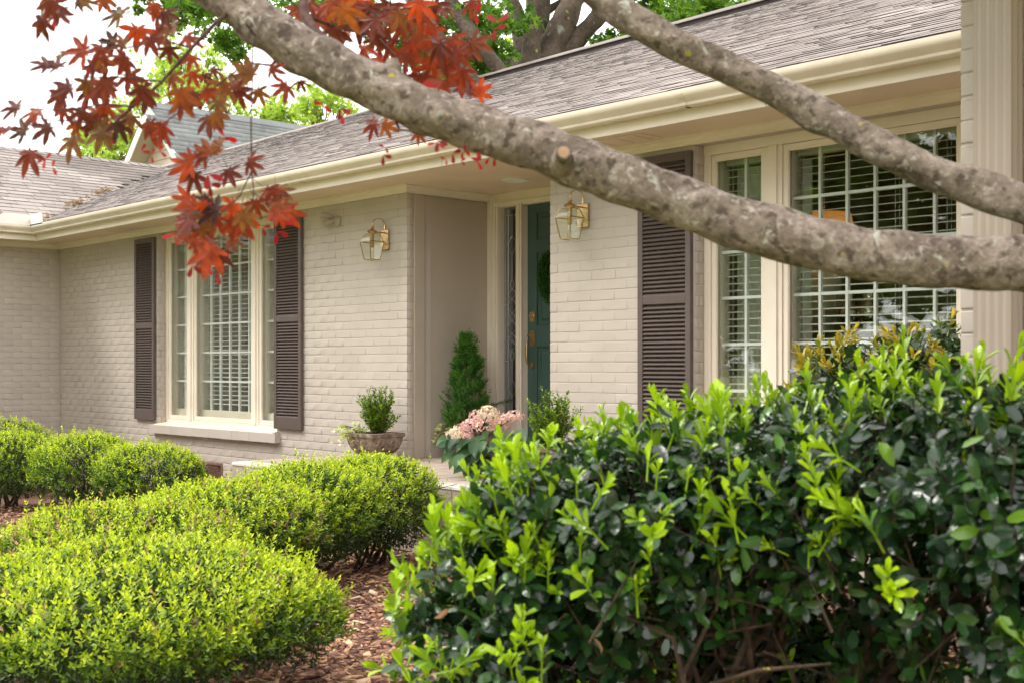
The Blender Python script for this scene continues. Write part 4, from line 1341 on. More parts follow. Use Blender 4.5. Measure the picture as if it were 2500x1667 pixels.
# ------------------------------------------------------------------ big broad-leaved shrub close to the camera
def broad_shrub(name, label, blobs, seed, mat, n_old, n_new, singles, base, leaf_l=.062, new_l=.05, stems=16, zlow=-.8, shoots=None, h=1.1, r0=.016, wild=True):
    rng = rs(seed)
    r = root(name, base, label, 'shrub')
    tot = sum(b[3] * b[4] for b in blobs)
    pts, nrm = [], []
    for i, (x, y, z, rx, ry, zt, zb) in enumerate(blobs):
        k = int((n_old + n_new) * rx * ry / tot) * 2
        P, Nn, D = dome_points(rng, k, (x, y, z), rx, ry, zt, zb, 2.5, .07, zlow, seed + i, 3.5)
        ok = np.ones(len(P), bool)
        for j, (a, b, c, ra, rb, t, bb) in enumerate(blobs):
            if j == i: continue
            q = (P - np.array([a, b, c])) / np.array([ra, rb, t]); q[:, 2] = np.where(P[:, 2] < c, (P[:, 2] - c) / bb, q[:, 2])
            ok &= (np.abs(q) ** 2.5).sum(1) > .80
        pts.append(P[ok]); nrm.append(Nn[ok])
    P, Nn = np.concatenate(pts), np.concatenate(nrm)
    o = rng.permutation(len(P)); P, Nn = P[o], Nn[o]
    lo = Nn[:, 2] < -.3
    keep = ~(lo & (rng.rand(len(P)) < .6)); P, Nn = P[keep], Nn[keep]
    nn_ = min(n_new, len(P) // 3)
    Pn, Nw = P[:nn_], Nn[:nn_]
    Po, No = P[nn_:nn_ + n_old], Nn[nn_:nn_ + n_old]
    # mature twigs: whorls of leathery dark leaves
    Po = Po - No * (rng.rand(len(Po), 1) ** 1.6 * .24)
    dirs = unit(No * .9 + np.array([0, 0, .25]) + rng.normal(size=Po.shape) * .45)
    ln = .05 + .05 * rng.rand(len(Po))
    A = sprig_leaves(Po - dirs * ln[:, None], dirs, rng, 6, ln, leaf_l, .46, .75, 1.45, pairs=False)
    ageA = np.clip(rng.normal(size=len(A[3])) * .07 + .06, 0, .3) + (rng.rand(len(A[3])) < .10) * rng.uniform(.1, .5, len(A[3]))
    droop = A[2] + np.array([0, 0, .25])
    MA = leaf_frames(A[0], A[1] + np.array([0, 0, -.15]), droop, A[3], A[4])
    # fresh shoots: upright, lime, leaves overlapping up the stem
    side = Pn[:, 0] * _Rt[0] + Pn[:, 1] * _Rt[1]
    side = (side - side.min()) / (side.max() - side.min())
    clm = np.sin(Pn[:, 0] * 9 + 1) + np.sin(Pn[:, 1] * 11 + 2) + np.sin(Pn[:, 2] * 13 + (Pn[:, 0] - Pn[:, 1]) * 7) + rng.normal(size=len(Pn)) * .7
    keep = (Nw[:, 2] > -.25) & (rng.rand(len(Pn)) > .02 + side * .86) & (clm > -.85)
    Pn, Nw = Pn[keep], Nw[keep]
    dn = unit(Nw * .7 + np.array([0, 0, .75]) + rng.normal(size=Pn.shape) * .42)
    lnn = .022 + .075 * rng.rand(len(Pn)) ** 1.7
    if shoots is not None:
        Pn = np.concatenate([Pn, shoots[0]]); dn = np.concatenate([dn, unit(shoots[1])]); lnn = np.concatenate([lnn, shoots[2]])
    B = sprig_leaves(Pn - dn * .02, dn, rng, 9, lnn, new_l, .36, .18, .95, pairs=False)
    sc_ = np.clip((lnn / .07) ** .5, .5, 1.25)[B[5]]
    B = (B[0], B[1], B[2], B[3] * sc_, B[4] * sc_ * (.85 + .3 * rng.rand(len(sc_))), B[5], B[6])
    ageB = np.clip(.68 + .4 * B[6] + rng.normal(size=len(B[6])) * .09 + rng.normal(size=len(lnn))[B[5]] * .12, .35, 1)
    MBm = leaf_frames(B[0], B[1], B[2], B[3], B[4])
    M = np.concatenate([MA, MBm]); age = np.concatenate([ageA, ageB]); isnew = np.arange(len(M)) >= len(MA)
    cen = M[:, :3, 3] + M[:, :3, 0] * .5
    # the leaves that show largest become objects of their own
    d = cen[:, 0] * _F[0] + cen[:, 1] * _F[1]
    u = 1250 + 3000 * (cen[:, 0] * _Rt[0] + cen[:, 1] * _Rt[1]) / np.maximum(d, .1)
    v = 893 - (cen[:, 2] - EYE) / np.maximum(d, .1) * 3000
    area = np.linalg.norm(np.cross(M[:, :3, 0], M[:, :3, 1]), axis=1)
    nz = unit(M[:, :3, 2]); vw = unit(np.array([0, 0, EYE]) - cen)
    face = np.abs((nz * vw).sum(1))
    score = area * face / d ** 2 * ((u > 0) & (u < 2500) & (v > 0) & (v < 1667))
    # only leaves no other leaf stands in front of (coarse depth grid)
    gu, gv = (u // 26).astype(int), (v // 26).astype(int)
    near = {}
    for i in np.argsort(d):
        key = (gu[i], gv[i])
        near.setdefault(key, d[i])
    front = np.array([d[i] < near[(gu[i], gv[i])] + .05 for i in range(len(d))])
    score = score * np.where(front, 1, .05)
    pick = np.argsort(-score)[:singles]
    single = np.zeros(len(M), bool); single[pick] = True
    var = {}
    def leaf_me(new, a):
        q = round(float(a) * 5) / 5
        key = (new, q)
        if key not in var:
            V, F = T11n if new else T11
            var[key] = np_mesh('leaf', V, F.ravel(), 3, [mat], age=np.full(len(V), q), smooth=True)
        return var[key]
    for i in pick:
        ob = bpy.data.objects.new('leaf', leaf_me(bool(isnew[i]), age[i]))
        ob.matrix_basis = Matrix(M[i].tolist())
        put(ob, r)
    for sel, T, nm in ((~isnew & ~single, T11, 'foliage'), (isnew & ~single, T11n, 'young_foliage')):
        leaf_object(nm, T, M[sel], mat, age[sel], r, rng)
    # shoot stems and woody framework
    mb = MB()
    for p, dd, l in zip(Pn, dn, lnn):
        a = Vector(p) - Vector(dd) * .05
        mb.tube([a, a + Vector(dd) * (l + .04)], [.0022, .0012], 4, age=.8)
    tag(mb.build('shoot', mat, r), kind='stuff')
    mb = MB()
    for p, dd, l in list(zip(Po, dirs, ln))[::2]:
        a = Vector(p) - Vector(dd) * (l + .10)
        mb.tube([a, Vector(p)], [.0026, .0016], 4)
    tag(mb.build('twig', 'stem_bark', r), kind='stuff')
    mb = MB()
    bx, by = base[0], base[1]
    for k in range(stems):
        b = blobs[k % len(blobs)]
        a = rng.rand() * 6.28
        p0 = Vector((bx + rng.normal() * .16, by + rng.normal() * .14, -.03))
        rr = math.sqrt(rng.rand()) * .8
        q = Vector((b[0] + math.cos(a) * b[3] * rr, b[1] + math.sin(a) * b[4] * rr, b[2] + b[5] * rng.uniform(-.5, .45)))
        m1 = p0.lerp(q, .35) + Vector((rng.normal() * .05, rng.normal() * .05, .03)); m2 = p0.lerp(q, .7) + Vector((rng.normal() * .06, rng.normal() * .06, rng.normal() * .05))
        mb.tube([p0, p0.lerp(m1, .5) + Vector((rng.normal() * .02, rng.normal() * .02, 0)), m1, m1.lerp(m2, .5) + Vector((rng.normal() * .03, rng.normal() * .03, rng.normal() * .02)), m2, q],
                [r0, r0 * .9, r0 * .8, r0 * .6, r0 * .5, r0 * .25], 7, jitter=.14)
        for j in range(5):
            s = m1.lerp(q, rng.rand() * .8)
            e = s + Vector((rng.normal() * .16, rng.normal() * .16, rng.normal() * .08 + .05))
            mm = s.lerp(e, .5) + Vector((rng.normal() * .03, rng.normal() * .03, rng.normal() * .03))
            mb.tube([s, mm, e], [r0 * .42, r0 * .3, r0 * .16], 5, jitter=.1)
    mb.build('branch', 'stem_bark', r, smooth=True)
    if wild:        # withered leaves caught among the twigs
        k = 70
        sel = rng.choice(len(Po), k)
        D = unit(rng.normal(size=(k, 3))); N2 = unit(rng.normal(size=(k, 3)))
        leaf_object('withered_leaf', T11b, leaf_frames(Po[sel] + No[sel] * .005, D, N2, .034 + .015 * rng.rand(k), .011 + .006 * rng.rand(k)), 'dead_leaf', rng.rand(k), r, rng)
    return r
blobs = []
def blob(u, v, d, lat, dep, zt, zb):
    p = at(u, v, d)
    blobs.append((p.x, p.y, p.z, lat, dep, zt, zb))
blob(1960, 1215, 2.85, .56, .58, .215, .30)
blob(1750, 1560, 3.25, .60, .30, .22, .30)
blob(2250, 1120, 2.75, .36, .40, .19, .30)
blob(1600, 1310, 2.75, .36, .44, .235, .25)
blob(1440, 1420, 2.70, .24, .30, .225, .25)
blob(1270, 1565, 2.62, .235, .26, .25, .28)
blob(2440, 1230, 2.45, .40, .42, .25, .42)
blob(2560, 1420, 2.35, .34, .30, .25, .35)
sh_u = [(2445, 800, 2.35, .20), (2385, 850, 2.35, .13), (2455, 870, 2.3, .12), (2290, 905, 2.4, .10), (1560, 985, 2.7, .11), (1790, 925, 2.9, .10), (1870, 905, 3.0, .08), (2440, 930, 2.3, .12),
        (1420, 1040, 2.6, .12), (2330, 1030, 2.3, .14), (1090, 1210, 2.6, .10), (985, 1430, 2.5, .10), (960, 1380, 2.5, .09), (2010, 960, 2.7, .1),
        (2150, 980, 2.55, .1), (1700, 1010, 2.6, .1), (1250, 1100, 2.6, .1), (1330, 1150, 2.45, .12), (1150, 1180, 2.6, .1)]
sp = np.array([list(at(u, v + l * 3000 / d, d)) for u, v, d, l in sh_u])
sd = np.array([(random.uniform(-.3, .3), random.uniform(-.3, .3), 1) for _ in sh_u])
broad_shrub('broadleaf_shrub', 'big dark glossy shrub with lime green shoots, closest to the camera', blobs, 41, 'cleyera', 6200, 1900, 300,
            (-1.85, 2.15, 0), shoots=(sp, sd, np.array([s[3] for s in sh_u])), stems=30, r0=.016, leaf_l=.048, new_l=.040)
b2 = []
for u, v, d, lat, dep, zt, zb in ((2225, 930, 4.75, .36, .42, .17, .6), (2400, 900, 4.6, .4, .4, .16, .6), (2120, 965, 4.9, .26, .3, .13, .5)):
    p = at(u, v, d); b2.append((p.x, p.y, p.z, lat, dep, zt, zb))
broad_shrub('broadleaf_shrub', 'shrub with reddish yellow young leaves under the right window, beside the wing', b2, 52, 'red_tip', 950, 300, 60,
            (-2.2, 4.45, 0), leaf_l=.056, new_l=.046, stems=10, h=1.3, r0=.012)

# ------------------------------------------------------------------ mulch chips and grass
def chips():
    rng = rs(5)
    n = 20000
    # dense where the bed shows between the shrubs
    X = np.concatenate([rng.uniform(-4.9, -1.2, n), rng.uniform(-10.5, -6.2, 5000), rng.uniform(-6.5, -4.8, 3000)])
    Y = np.concatenate([rng.uniform(1.5, 5.0, n), rng.uniform(3.2, 5.2, 5000), rng.uniform(2.8, 4.9, 3000)])
    ok = np.array([in_poly(a, b, BED) for a, b in zip(X, Y)])
    X, Y = X[ok], Y[ok]
    n = len(X)
    L = .018 + .05 * rng.rand(n) ** 2.2; W = L * (.16 + .45 * rng.rand(n) ** 1.5)
    V = np.array([(-.5, -.5, 0), (.5, -.4, .1), (.5, .4, 0), (-.4, .5, .1), (-.45, -.45, 1), (.5, -.35, 1.1), (.45, .4, 1), (-.4, .45, 1.1)])
    F = np.array([(4, 5, 6, 7), (0, 1, 5, 4), (1, 2, 6, 5), (2, 3, 7, 6), (3, 0, 4, 7)])
    a = rng.rand(n) * 6.28
    D = np.stack([np.cos(a), np.sin(a), rng.normal(size=n) * .22], 1)
    N = unit(np.stack([rng.normal(size=n) * .35, rng.normal(size=n) * .35, np.ones(n)], 1))
    M = leaf_frames(np.stack([X, Y, .002 + .022 * rng.rand(n)], 1), D, N, L, W)
    M[:, :3, 2] = unit(M[:, :3, 2]) * (.002 + .004 * rng.rand(n))[:, None]
    vv, ff = stamp(V, F, 4, M)
    me = np_mesh('wood_chips', vv, ff, 4, ['chip'], rnd=np.repeat(rng.rand(n), 8))
    tag(put(bpy.data.objects.new('mulch_chips', me)), 'shredded reddish brown bark mulch covering the beds', 'mulch', kind='stuff')
    # lawn blades where the lawn shows
    n = 16000
    X = rng.uniform(-12, -5.9, n); Y = rng.uniform(.6, 3.75, n)
    ok = np.array([not in_poly(a, b, BED) for a, b in zip(X, Y)])
    X, Y = X[ok], Y[ok]; n = len(X)
    D = unit(np.stack([rng.normal(size=n) * .4, rng.normal(size=n) * .4, np.ones(n)], 1))
    N = unit(rng.normal(size=(n, 3)))
    M = leaf_frames(np.stack([X, Y, np.full(n, -.012)], 1), D, N, .03 + .035 * rng.rand(n), .004 + .003 * rng.rand(n))
    o = leaf_object('grass', (T5_V, T5_F), M, 'grass', rng.rand(n), None, rng)
    tag(o, 'pale short lawn grass beside the mulch', 'grass', kind='stuff')
chips()
# leaf litter in the roof valley
def litter():
    rng = rs(9)
    n = 260
    t = np.concatenate([rng.normal(.85, .10, 90), rng.normal(1.45, .12, 90), rng.uniform(0, .3, 80)])
    P = np.stack([VX - t + rng.normal(size=n) * .05 + .02, RY0 + t + rng.normal(size=n) * .04, RZ0 + t * PITCH + .02 + rng.rand(n) * .01], 1)
    D = unit(rng.normal(size=(n, 3)) * [1, 1, .35]); N = unit(rng.normal(size=(n, 3)) * .4 + [0, 0, 1])
    o = leaf_object('fallen_leaves', (T5_V, T5_F), leaf_frames(P, D, N, .035 + .03 * rng.rand(n), .012 + .01 * rng.rand(n)), 'dead_leaf', .3 + .7 * rng.rand(n), None, rng)
    tag(o, 'dry tan leaves lying in the roof valley', 'leaves', kind='stuff')
litter()
# ================================================================== wall lanterns
def lantern(c, label):
    x, y, z = c                         # middle of the waist
    r = root('wall_lantern', (x, FY - .01, z), label, 'lantern', 'brass lanterns beside the entrance')
    W, Bt, Tp = .068, .044, .044        # half sizes: waist, foot, roof edge
    zt, zb = z + .062, z - .142
    wy = FY - .006
    mb = MB().box(x - .052, x + .052, wy - .018, wy, z - .055, z + .105)
    mb.build('back_plate', 'brass', r, bevel=.003)
    cor = [(-1, -1), (1, -1), (1, 1), (-1, 1)]
    mb = MB()
    for a, b in cor:
        mb.tube([(x + a * W, y + b * W, z), (x + a * Bt, y + b * Bt, zb)], .0042, 4)
        mb.tube([(x + a * W, y + b * W, z), (x + a * Tp, y + b * Tp, zt)], .0028, 4)
    for k in range(4):
        (a, b), (c_, d) = cor[k], cor[(k + 1) % 4]
        mb.tube([(x + a * W, y + b * W, z), (x + c_ * W, y + d * W, z)], .0048, 4)
        mb.tube([(x + a * Bt, y + b * Bt, zb), (x + c_ * Bt, y + d * Bt, zb)], .0038, 4)
        mb.tube([(x + a * Tp, y + b * Tp, zt), (x + c_ * Tp, y + d * Tp, zt)], .0028, 4)
    mb.build('cage', 'old_brass', r)
    for k in range(4):
        (a, b), (c_, d) = cor[k], cor[(k + 1) % 4]
        MB().add([(x + a * Bt, y + b * Bt, zb), (x + c_ * Bt, y + d * Bt, zb), (x + c_ * W, y + d * W, z), (x + a * W, y + b * W, z)], [(0, 1, 2, 3)]).build('glass_pane', 'lantern_glass', r)
        MB().add([(x + a * W, y + b * W, z), (x + c_ * W, y + d * W, z), (x + c_ * Tp, y + d * Tp, zt), (x + a * Tp, y + b * Tp, zt)], [(0, 1, 2, 3)]).build('glass_pane', 'lantern_glass', r)
    mb = MB().lathe([(.013, -.045), (.016, -.04), (.016, .058), (.02, .064), (.028, .07), (.038, .078), (.041, .083), (.038, .088), (.02, .096), (.010, .104), (.006, .112), (.002, .116)], (x, y, z), 20)
    mb.build('cap', 'brass', r, smooth=True)
    MB().lathe([(.0105, -.048), (.0105, -.075), (.012, -.078)], (x, y, z), 14).build('socket', 'white_metal', r)
    MB().lathe([(.008, -.076), (.017, -.098), (.019, -.112), (.014, -.128), (.002, -.135)], (x, y, z), 14).build('bulb', 'lantern_glass', r, smooth=True)
    pts = []
    for k in range(15):
        t = math.pi * (-.22 + 1.22 * k / 14)
        pts.append((y + .062 - .062 * math.cos(t) + 0.004, z + .142 + .052 * math.sin(t)))
    pts += [(wy - .012, z + .10)]
    mb = MB()
    for (y0, z0), (y1, z1) in zip(pts[:-1], pts[1:]):
        mb.add([(x - .006, y0, z0), (x + .006, y0, z0), (x + .006, y1, z1), (x - .006, y1, z1)], [(0, 1, 2, 3)])
    o = mb.build('scroll_arm', 'brass', r)
    m = o.modifiers.new('thick', 'SOLIDIFY'); m.thickness = .003
    MB().tube([(x + .009 * math.cos(a), y, z + .122 + .009 * math.sin(a)) for a in [k * .5236 for k in range(13)]], .002, 5).build('ring', 'old_brass', r)
    MB().tube([(x, y + .01, z + .078), (x, wy - .016, z + .082)], .006, 8).build('bracket', 'brass', r)
lantern((-7.895, 5.885, 2.184), 'brass glass lantern on the wall left of the door, above the ivy planter')
lantern((-5.705, 5.885, 2.184), 'brass glass lantern right of the door, between the door and a shutter')

# ------------------------------------------------------------------ old twin floodlight holder under the eave
p = at(818, 533, 10.36)
r = root('floodlight_holder', (p.x, FY, p.z), 'small empty twin floodlight holder on the wall near the eave', 'light fixture')
MB().lathe([(.001, 0), (.046, .002), (.05, .008), (.04, .018), (.02, .03), (.001, .032)], (0, 0, 0), 20).build('base', 'fixture', r, smooth=True)
_b = [o for o in COL.objects if o.parent == r][0]
_b.matrix_parent_inverse = Matrix.Identity(4); _b.rotation_euler = (R_(90), 0, 0); _b.location = (.01, -.008, -.03)
for dx, dz, ex, ez in ((-.03, .01, -.105, .03), (.0, -.02, -.045, -.055)):
    q = Vector((p.x + dx, FY - .035, p.z + dz)); e = Vector((p.x + ex * .8, FY - .11, p.z + ez))
    ax = (e - q).normalized()
    mb = MB().tube([q - ax * .02, q, q + ax * .02, e], [.008, .010, .024, .03], 12, caps=False)
    h = mb.build('socket', 'fixture', r, smooth=True)
    MB().tube([q + ax * .015, q + ax * .03], [.018, .02], 10).build('socket_throat', 'black_plastic', h)

# ------------------------------------------------------------------ wreath on the door
rng = rs(61)
wx, wz, wy = (DX0 + DX1) / 2 - .01, 1.90, BY + .057 - .055
wr = root('door_wreath', (wx, wy, wz), 'round green boxwood wreath hanging on the teal door', 'wreath')
th = rng.rand(1500) * 6.28; ph = rng.rand(1500) * 6.28
rad = .185
rr = .05 * (1 + .25 * rng.normal(size=1500) * .5)
C_ = np.stack([np.cos(th), np.zeros(1500), np.sin(th)], 1)
Nn = C_ * np.cos(ph)[:, None] + np.array([0, -1, 0]) * np.abs(np.sin(ph))[:, None]
P = np.array([wx, wy, wz]) + C_ * rad + Nn * rr[:, None] * .6
tang = np.stack([-np.sin(th), np.zeros(1500), np.cos(th)], 1)
D = unit(Nn * .6 + tang * .7 + rng.normal(size=P.shape) * .3)
A = sprig_leaves(P, D, rng, 6, np.full(1500, .045), .022, .48)
leaf_object('foliage', (T5_V, T5_F), leaf_frames(*A[:5]), 'arborvitae', np.clip(.08 + .16 * rng.normal(size=len(A[3])), 0, 1), wr, rng)
MB().tube([(wx + rad * math.cos(k * .2618), wy + .03, wz + rad * math.sin(k * .2618)) for k in range(25)], .018, 8).build('wire_ring', 'stem_bark', wr)

# ------------------------------------------------------------------ stone planters
PROF = [(.105, 0), (.108, .012), (.098, .022), (.088, .030), (.090, .042), (.112, .060), (.134, .090), (.150, .125), (.158, .165), (.160, .180), (.170, .186), (.173, .196), (.171, .212), (.160, .216), (.150, .214), (.146, .190)]
def half(z):
    pr = PROF[:13]
    for (a, z0), (b, z1) in zip(pr[:-1], pr[1:]):
        if z0 <= z <= z1:
            return a + (b - a) * (z - z0) / max(1e-6, z1 - z0)
    return .16
def planter(c, label, rot=0.0):
    x, y, z = c
    r = root('stone_planter', c, label, 'planter', 'carved stone planters on the porch')
    r.rotation_euler = (0, 0, rot)
    mb = MB()
    vs_, n = [], len(PROF)
    ring = []
    for k in range(4):
        for t in (-.94, -.5, 0, .5, .94):
            ring.append([(t, -1), (1, t), (-t, 1), (-1, -t)][k])
    m = len(ring)
    rj = random.Random(int(abs(x * 100)))
    for h, zz in PROF:
        for a, b in ring:
            vs_.append((a * h + rj.uniform(-.001, .001), b * h + rj.uniform(-.001, .001), zz))
    fs = [(i * m + k, i * m + (k + 1) % m, (i + 1) * m + (k + 1) % m, (i + 1) * m + k) for i in range(n - 1) for k in range(m)]
    mb.add(vs_, fs)
    mb.add([(a * .147, b * .147, .192) for a, b in ring], [tuple(range(m))], 1)
    def kid(mb_, nm, mats, smooth=True):
        me = mb_.mesh(nm, mats)
        if smooth: me.polygons.foreach_set('use_smooth', [True] * len(me.polygons))
        o = bpy.data.objects.new(nm, me)
        if smooth: smooth_by_angle(o, 34)
        COL.objects.link(o); o.parent = r
        return o
    kid(mb, 'bowl', ['stone', 'soil'])
    # scrolls carved on the four faces
    for f in range(4):
        mb = MB()
        def pt(a, zz, lift=.0):
            h = half(zz) + lift
            return [(a, -h), (h, a), (-a, h), (-h, -a)][f] + (zz,)
        for s_ in (-1, 1):
            sp_ = []
            for k in range(26):
                t = k / 25
                ang = 1.2 - t * 9.5
                rr_ = .032 * (1 - t * .86)
                sp_.append(pt(s_ * (.058 + rr_ * math.cos(ang)), .142 + rr_ * math.sin(ang), .002))
            mb.tube(sp_, [.0105 - .005 * k / 25 for k in range(26)], 6)
            mb.tube([pt(s_ * .088, .155, .0), pt(s_ * .094, .12, .002), pt(s_ * .07, .085, .003), pt(s_ * .03, .068, .002), pt(s_ * .006, .06, 0)], [.004, .009, .009, .007, .003], 6)
            mb.tube([pt(s_ * .004, .10, .003), pt(s_ * .03, .092, .005), pt(s_ * .062, .088, .003)], [.006, .012, .005], 6)
        mb.tube([pt(0, .172, .0), pt(0, .155, .005), pt(0, .135, .004)], [.003, .009, .006], 6)
        for s_ in (-.5, 0, .5):
            mb.tube([pt(s_ * .012, .128, .003), pt(s_ * .03, .095, .004), pt(s_ * .055, .068, .001)], [.004, .006, .003], 6)
        kid(mb, 'carved_scroll', 'stone')
    return r
PT = PZ + .001
planter((-7.69, 5.76, PT), 'mossy stone planter by the corner of the recess, holding boxwood and pale ivy')
planter((-7.41, 6.46, PT), 'stone planter inside the recess, holding the cone evergreen')
planter((-5.60, 5.62, PT), 'stone planter right of the door, mostly hidden by the big shrub')

def sprig_plant(name, label, cat, c, h, spread, nst, seed, mat, leaf_l, leaf_w=.5, tilt=.35):
    rng = rs(seed)
    r = root(name, c, label, cat)
    P, D, Ln, st = [], [], [], MB()
    for k in range(nst):
        a = rng.rand() * 6.28
        b = Vector(c) + Vector((rng.normal() * .02, rng.normal() * .02, 0))
        tl = abs(rng.normal()) * tilt
        d = Vector((math.cos(a) * tl, math.sin(a) * tl, 1)).normalized()
        l = h * rng.uniform(.55, 1.0) * (1 - .35 * min(1, tl))
        e = b + d * l + Vector((math.cos(a), math.sin(a), 0)) * spread * .15
        st.tube([b, b.lerp(e, .5), e], [.004, .003, .0015], 5)
        for j in range(15):
            t = .12 + .88 * j / 14
            p_ = b.lerp(e, t)
            dd = (d + Vector((rng.normal(), rng.normal(), rng.normal() * .4)) * .45).normalized()
            P.append(p_); D.append(dd); Ln.append(.05)
    P, D = np.array([list(q) for q in P]), unit(np.array([list(q) for q in D]))
    A = sprig_leaves(P, D, rng, 8, np.array(Ln), leaf_l, leaf_w)
    leaf_object('foliage', (T5_V, T5_F), leaf_frames(*A[:5]), mat, np.clip(.28 + .18 * rng.normal(size=len(A[3])) + .2 * A[6], 0, 1), r, rng)
    st.build('stem', 'stem_bark', r)
    return r
sz = PT + .19
sprig_plant('boxwood_plant', 'small upright boxwood growing in the mossy planter by the corner', 'plant', (-7.66, 5.77, sz), .36, .2, 42, 71, 'boxwood', .025)
sprig_plant('boxwood_plant', 'small upright boxwood in front of the teal door, behind the lime shoots', 'plant', (-5.60, 5.62, sz), .38, .2, 42, 72, 'boxwood', .025)
def ivy(label, c, n, seed, dirx, diry):
    rng = rs(seed)
    r = root('ivy_plant', c, label, 'ivy')
    a = rng.rand(n) * 6.28; q = np.sqrt(rng.rand(n)) * .12
    P = np.stack([c[0] + np.cos(a) * q + dirx * rng.rand(n) * .09, c[1] + np.sin(a) * q + diry * rng.rand(n) * .09, c[2] + .03 + rng.rand(n) * .09 - q * .35], 1)
    trail = rng.rand(n) < .22
    P[trail] += np.stack([dirx * .10 * rng.rand(trail.sum()), diry * .10 * rng.rand(trail.sum()), -.10 * rng.rand(trail.sum())], 1)
    D = unit(np.stack([np.cos(a) + dirx, np.sin(a) + diry, rng.normal(size=n) * .4], 1))
    N = unit(np.stack([dirx + rng.normal(size=n) * .5, diry + rng.normal(size=n) * .5, np.ones(n) * .8], 1))
    # five-pointed blades
    pts = [(0, 0, 0)]
    for k, (an, ra) in enumerate([(-150, .35), (-110, .25), (-75, .62), (-40, .35), (0, .95), (40, .35), (75, .62), (110, .25), (150, .35)]):
        pts.append((ra * math.cos(R_(an)), ra * math.sin(R_(an)), -.06 * (k % 2)))
    T = (np.array(pts), np.array([(0, i, i + 1) for i in range(1, 9)]))
    L = .022 + .016 * rng.rand(n)
    leaf_object('foliage', T, leaf_frames(P, D, N, L, L), 'ivy', np.clip(.5 + .35 * rng.normal(size=n), 0, 1), r, rng, smooth=False)
    mb = MB()
    for i in range(0, n, 3):
        mb.tube([c, Vector(P[i]) * .5 + Vector(c) * .5 + Vector((0, 0, .03)), P[i]], .0012, 4)
    mb.build('stem', 'stem_bark', r)
ivy('cream variegated ivy trailing over the rim of the mossy planter', (-7.76, 5.67, sz), 130, 81, -.5, -.9)
ivy('yellow green ivy at the foot of the cone evergreen', (-7.47, 6.38, sz), 90, 82, -.4, -.9)

# cone evergreen
def cone_tree():
    rng = rs(91)
    c = (-7.41, 6.46, sz)
    r = root('arborvitae', c, 'dense dark green cone-shaped evergreen in the recess', 'evergreen')
    H = .76
    m = 360                                     # flat upright sprays
    t = rng.rand(m) ** 1.1
    a = rng.rand(m) * 6.28
    prof = np.interp(t, [0, .1, .3, .55, .72, .8, .92, 1], [.09, .155, .165, .12, .09, .06, .065, .01])
    q = prof * (1 + .14 * np.sin(3 * a + 9 * t)) * (.75 + .3 * rng.rand(m))
    C0 = np.stack([c[0] + np.cos(a) * q, c[1] + np.sin(a) * q, c[2] + .03 + t * H * .97], 1)
    D0 = unit(np.stack([np.cos(a) * .6, np.sin(a) * .6, np.full(m, 1.0)], 1) + rng.normal(size=(m, 3)) * .22)
    S0 = unit(np.cross(D0, np.stack([np.cos(a), np.sin(a), np.zeros(m)], 1) + rng.normal(size=(m, 3)) * .4))
    k = 18
    f1 = rng.uniform(-1, 1, (m, k)); f2 = rng.rand(m, k)
    P = (C0[:, None] + D0[:, None] * (f2 * .085 - .045)[..., None] + S0[:, None] * (f1 * f2 * .04)[..., None]).reshape(-1, 3) + rng.normal(size=(m * k, 3)) * .006
    D = unit((D0[:, None] + S0[:, None] * (f1 * .8)[..., None]).reshape(-1, 3) + rng.normal(size=(m * k, 3)) * .18)
    ag = np.repeat(rng.normal(size=m) * .16, k)
    A = sprig_leaves(P, D, rng, 6, np.full(len(P), .03), .016, .34, .3, .75)
    leaf_object('foliage', (T5_V, T5_F), leaf_frames(*A[:5]), 'arborvitae', np.clip(.12 + .5 * np.repeat(f2.ravel(), 6) + np.repeat(ag, 6) + .1 * rng.normal(size=len(A[3])), 0, 1), r, rng)
    # one loose spray on the right
    s0 = Vector((c[0] + .12, c[1] + .12, c[2] + .22)); s1 = s0 + Vector((.12, .13, .05))
    Pq = np.array([list(s0.lerp(s1, k / 40)) for k in range(40)]); Dq = unit(np.tile(np.array(s1 - s0), (40, 1)) + rng.normal(size=(40, 3)) * .06)
    A = sprig_leaves(Pq, Dq, rng, 6, np.full(40, .04), .018, .26, .3, .8)
    leaf_object('side_spray', (T5_V, T5_F), leaf_frames(*A[:5]), 'arborvitae', np.clip(.3 * rng.rand(len(A[3])), 0, 1), r, rng)
    MB().tube([c, (c[0], c[1], c[2] + H * .8)], [.014, .004], 7).build('trunk', 'stem_bark', r)
cone_tree()

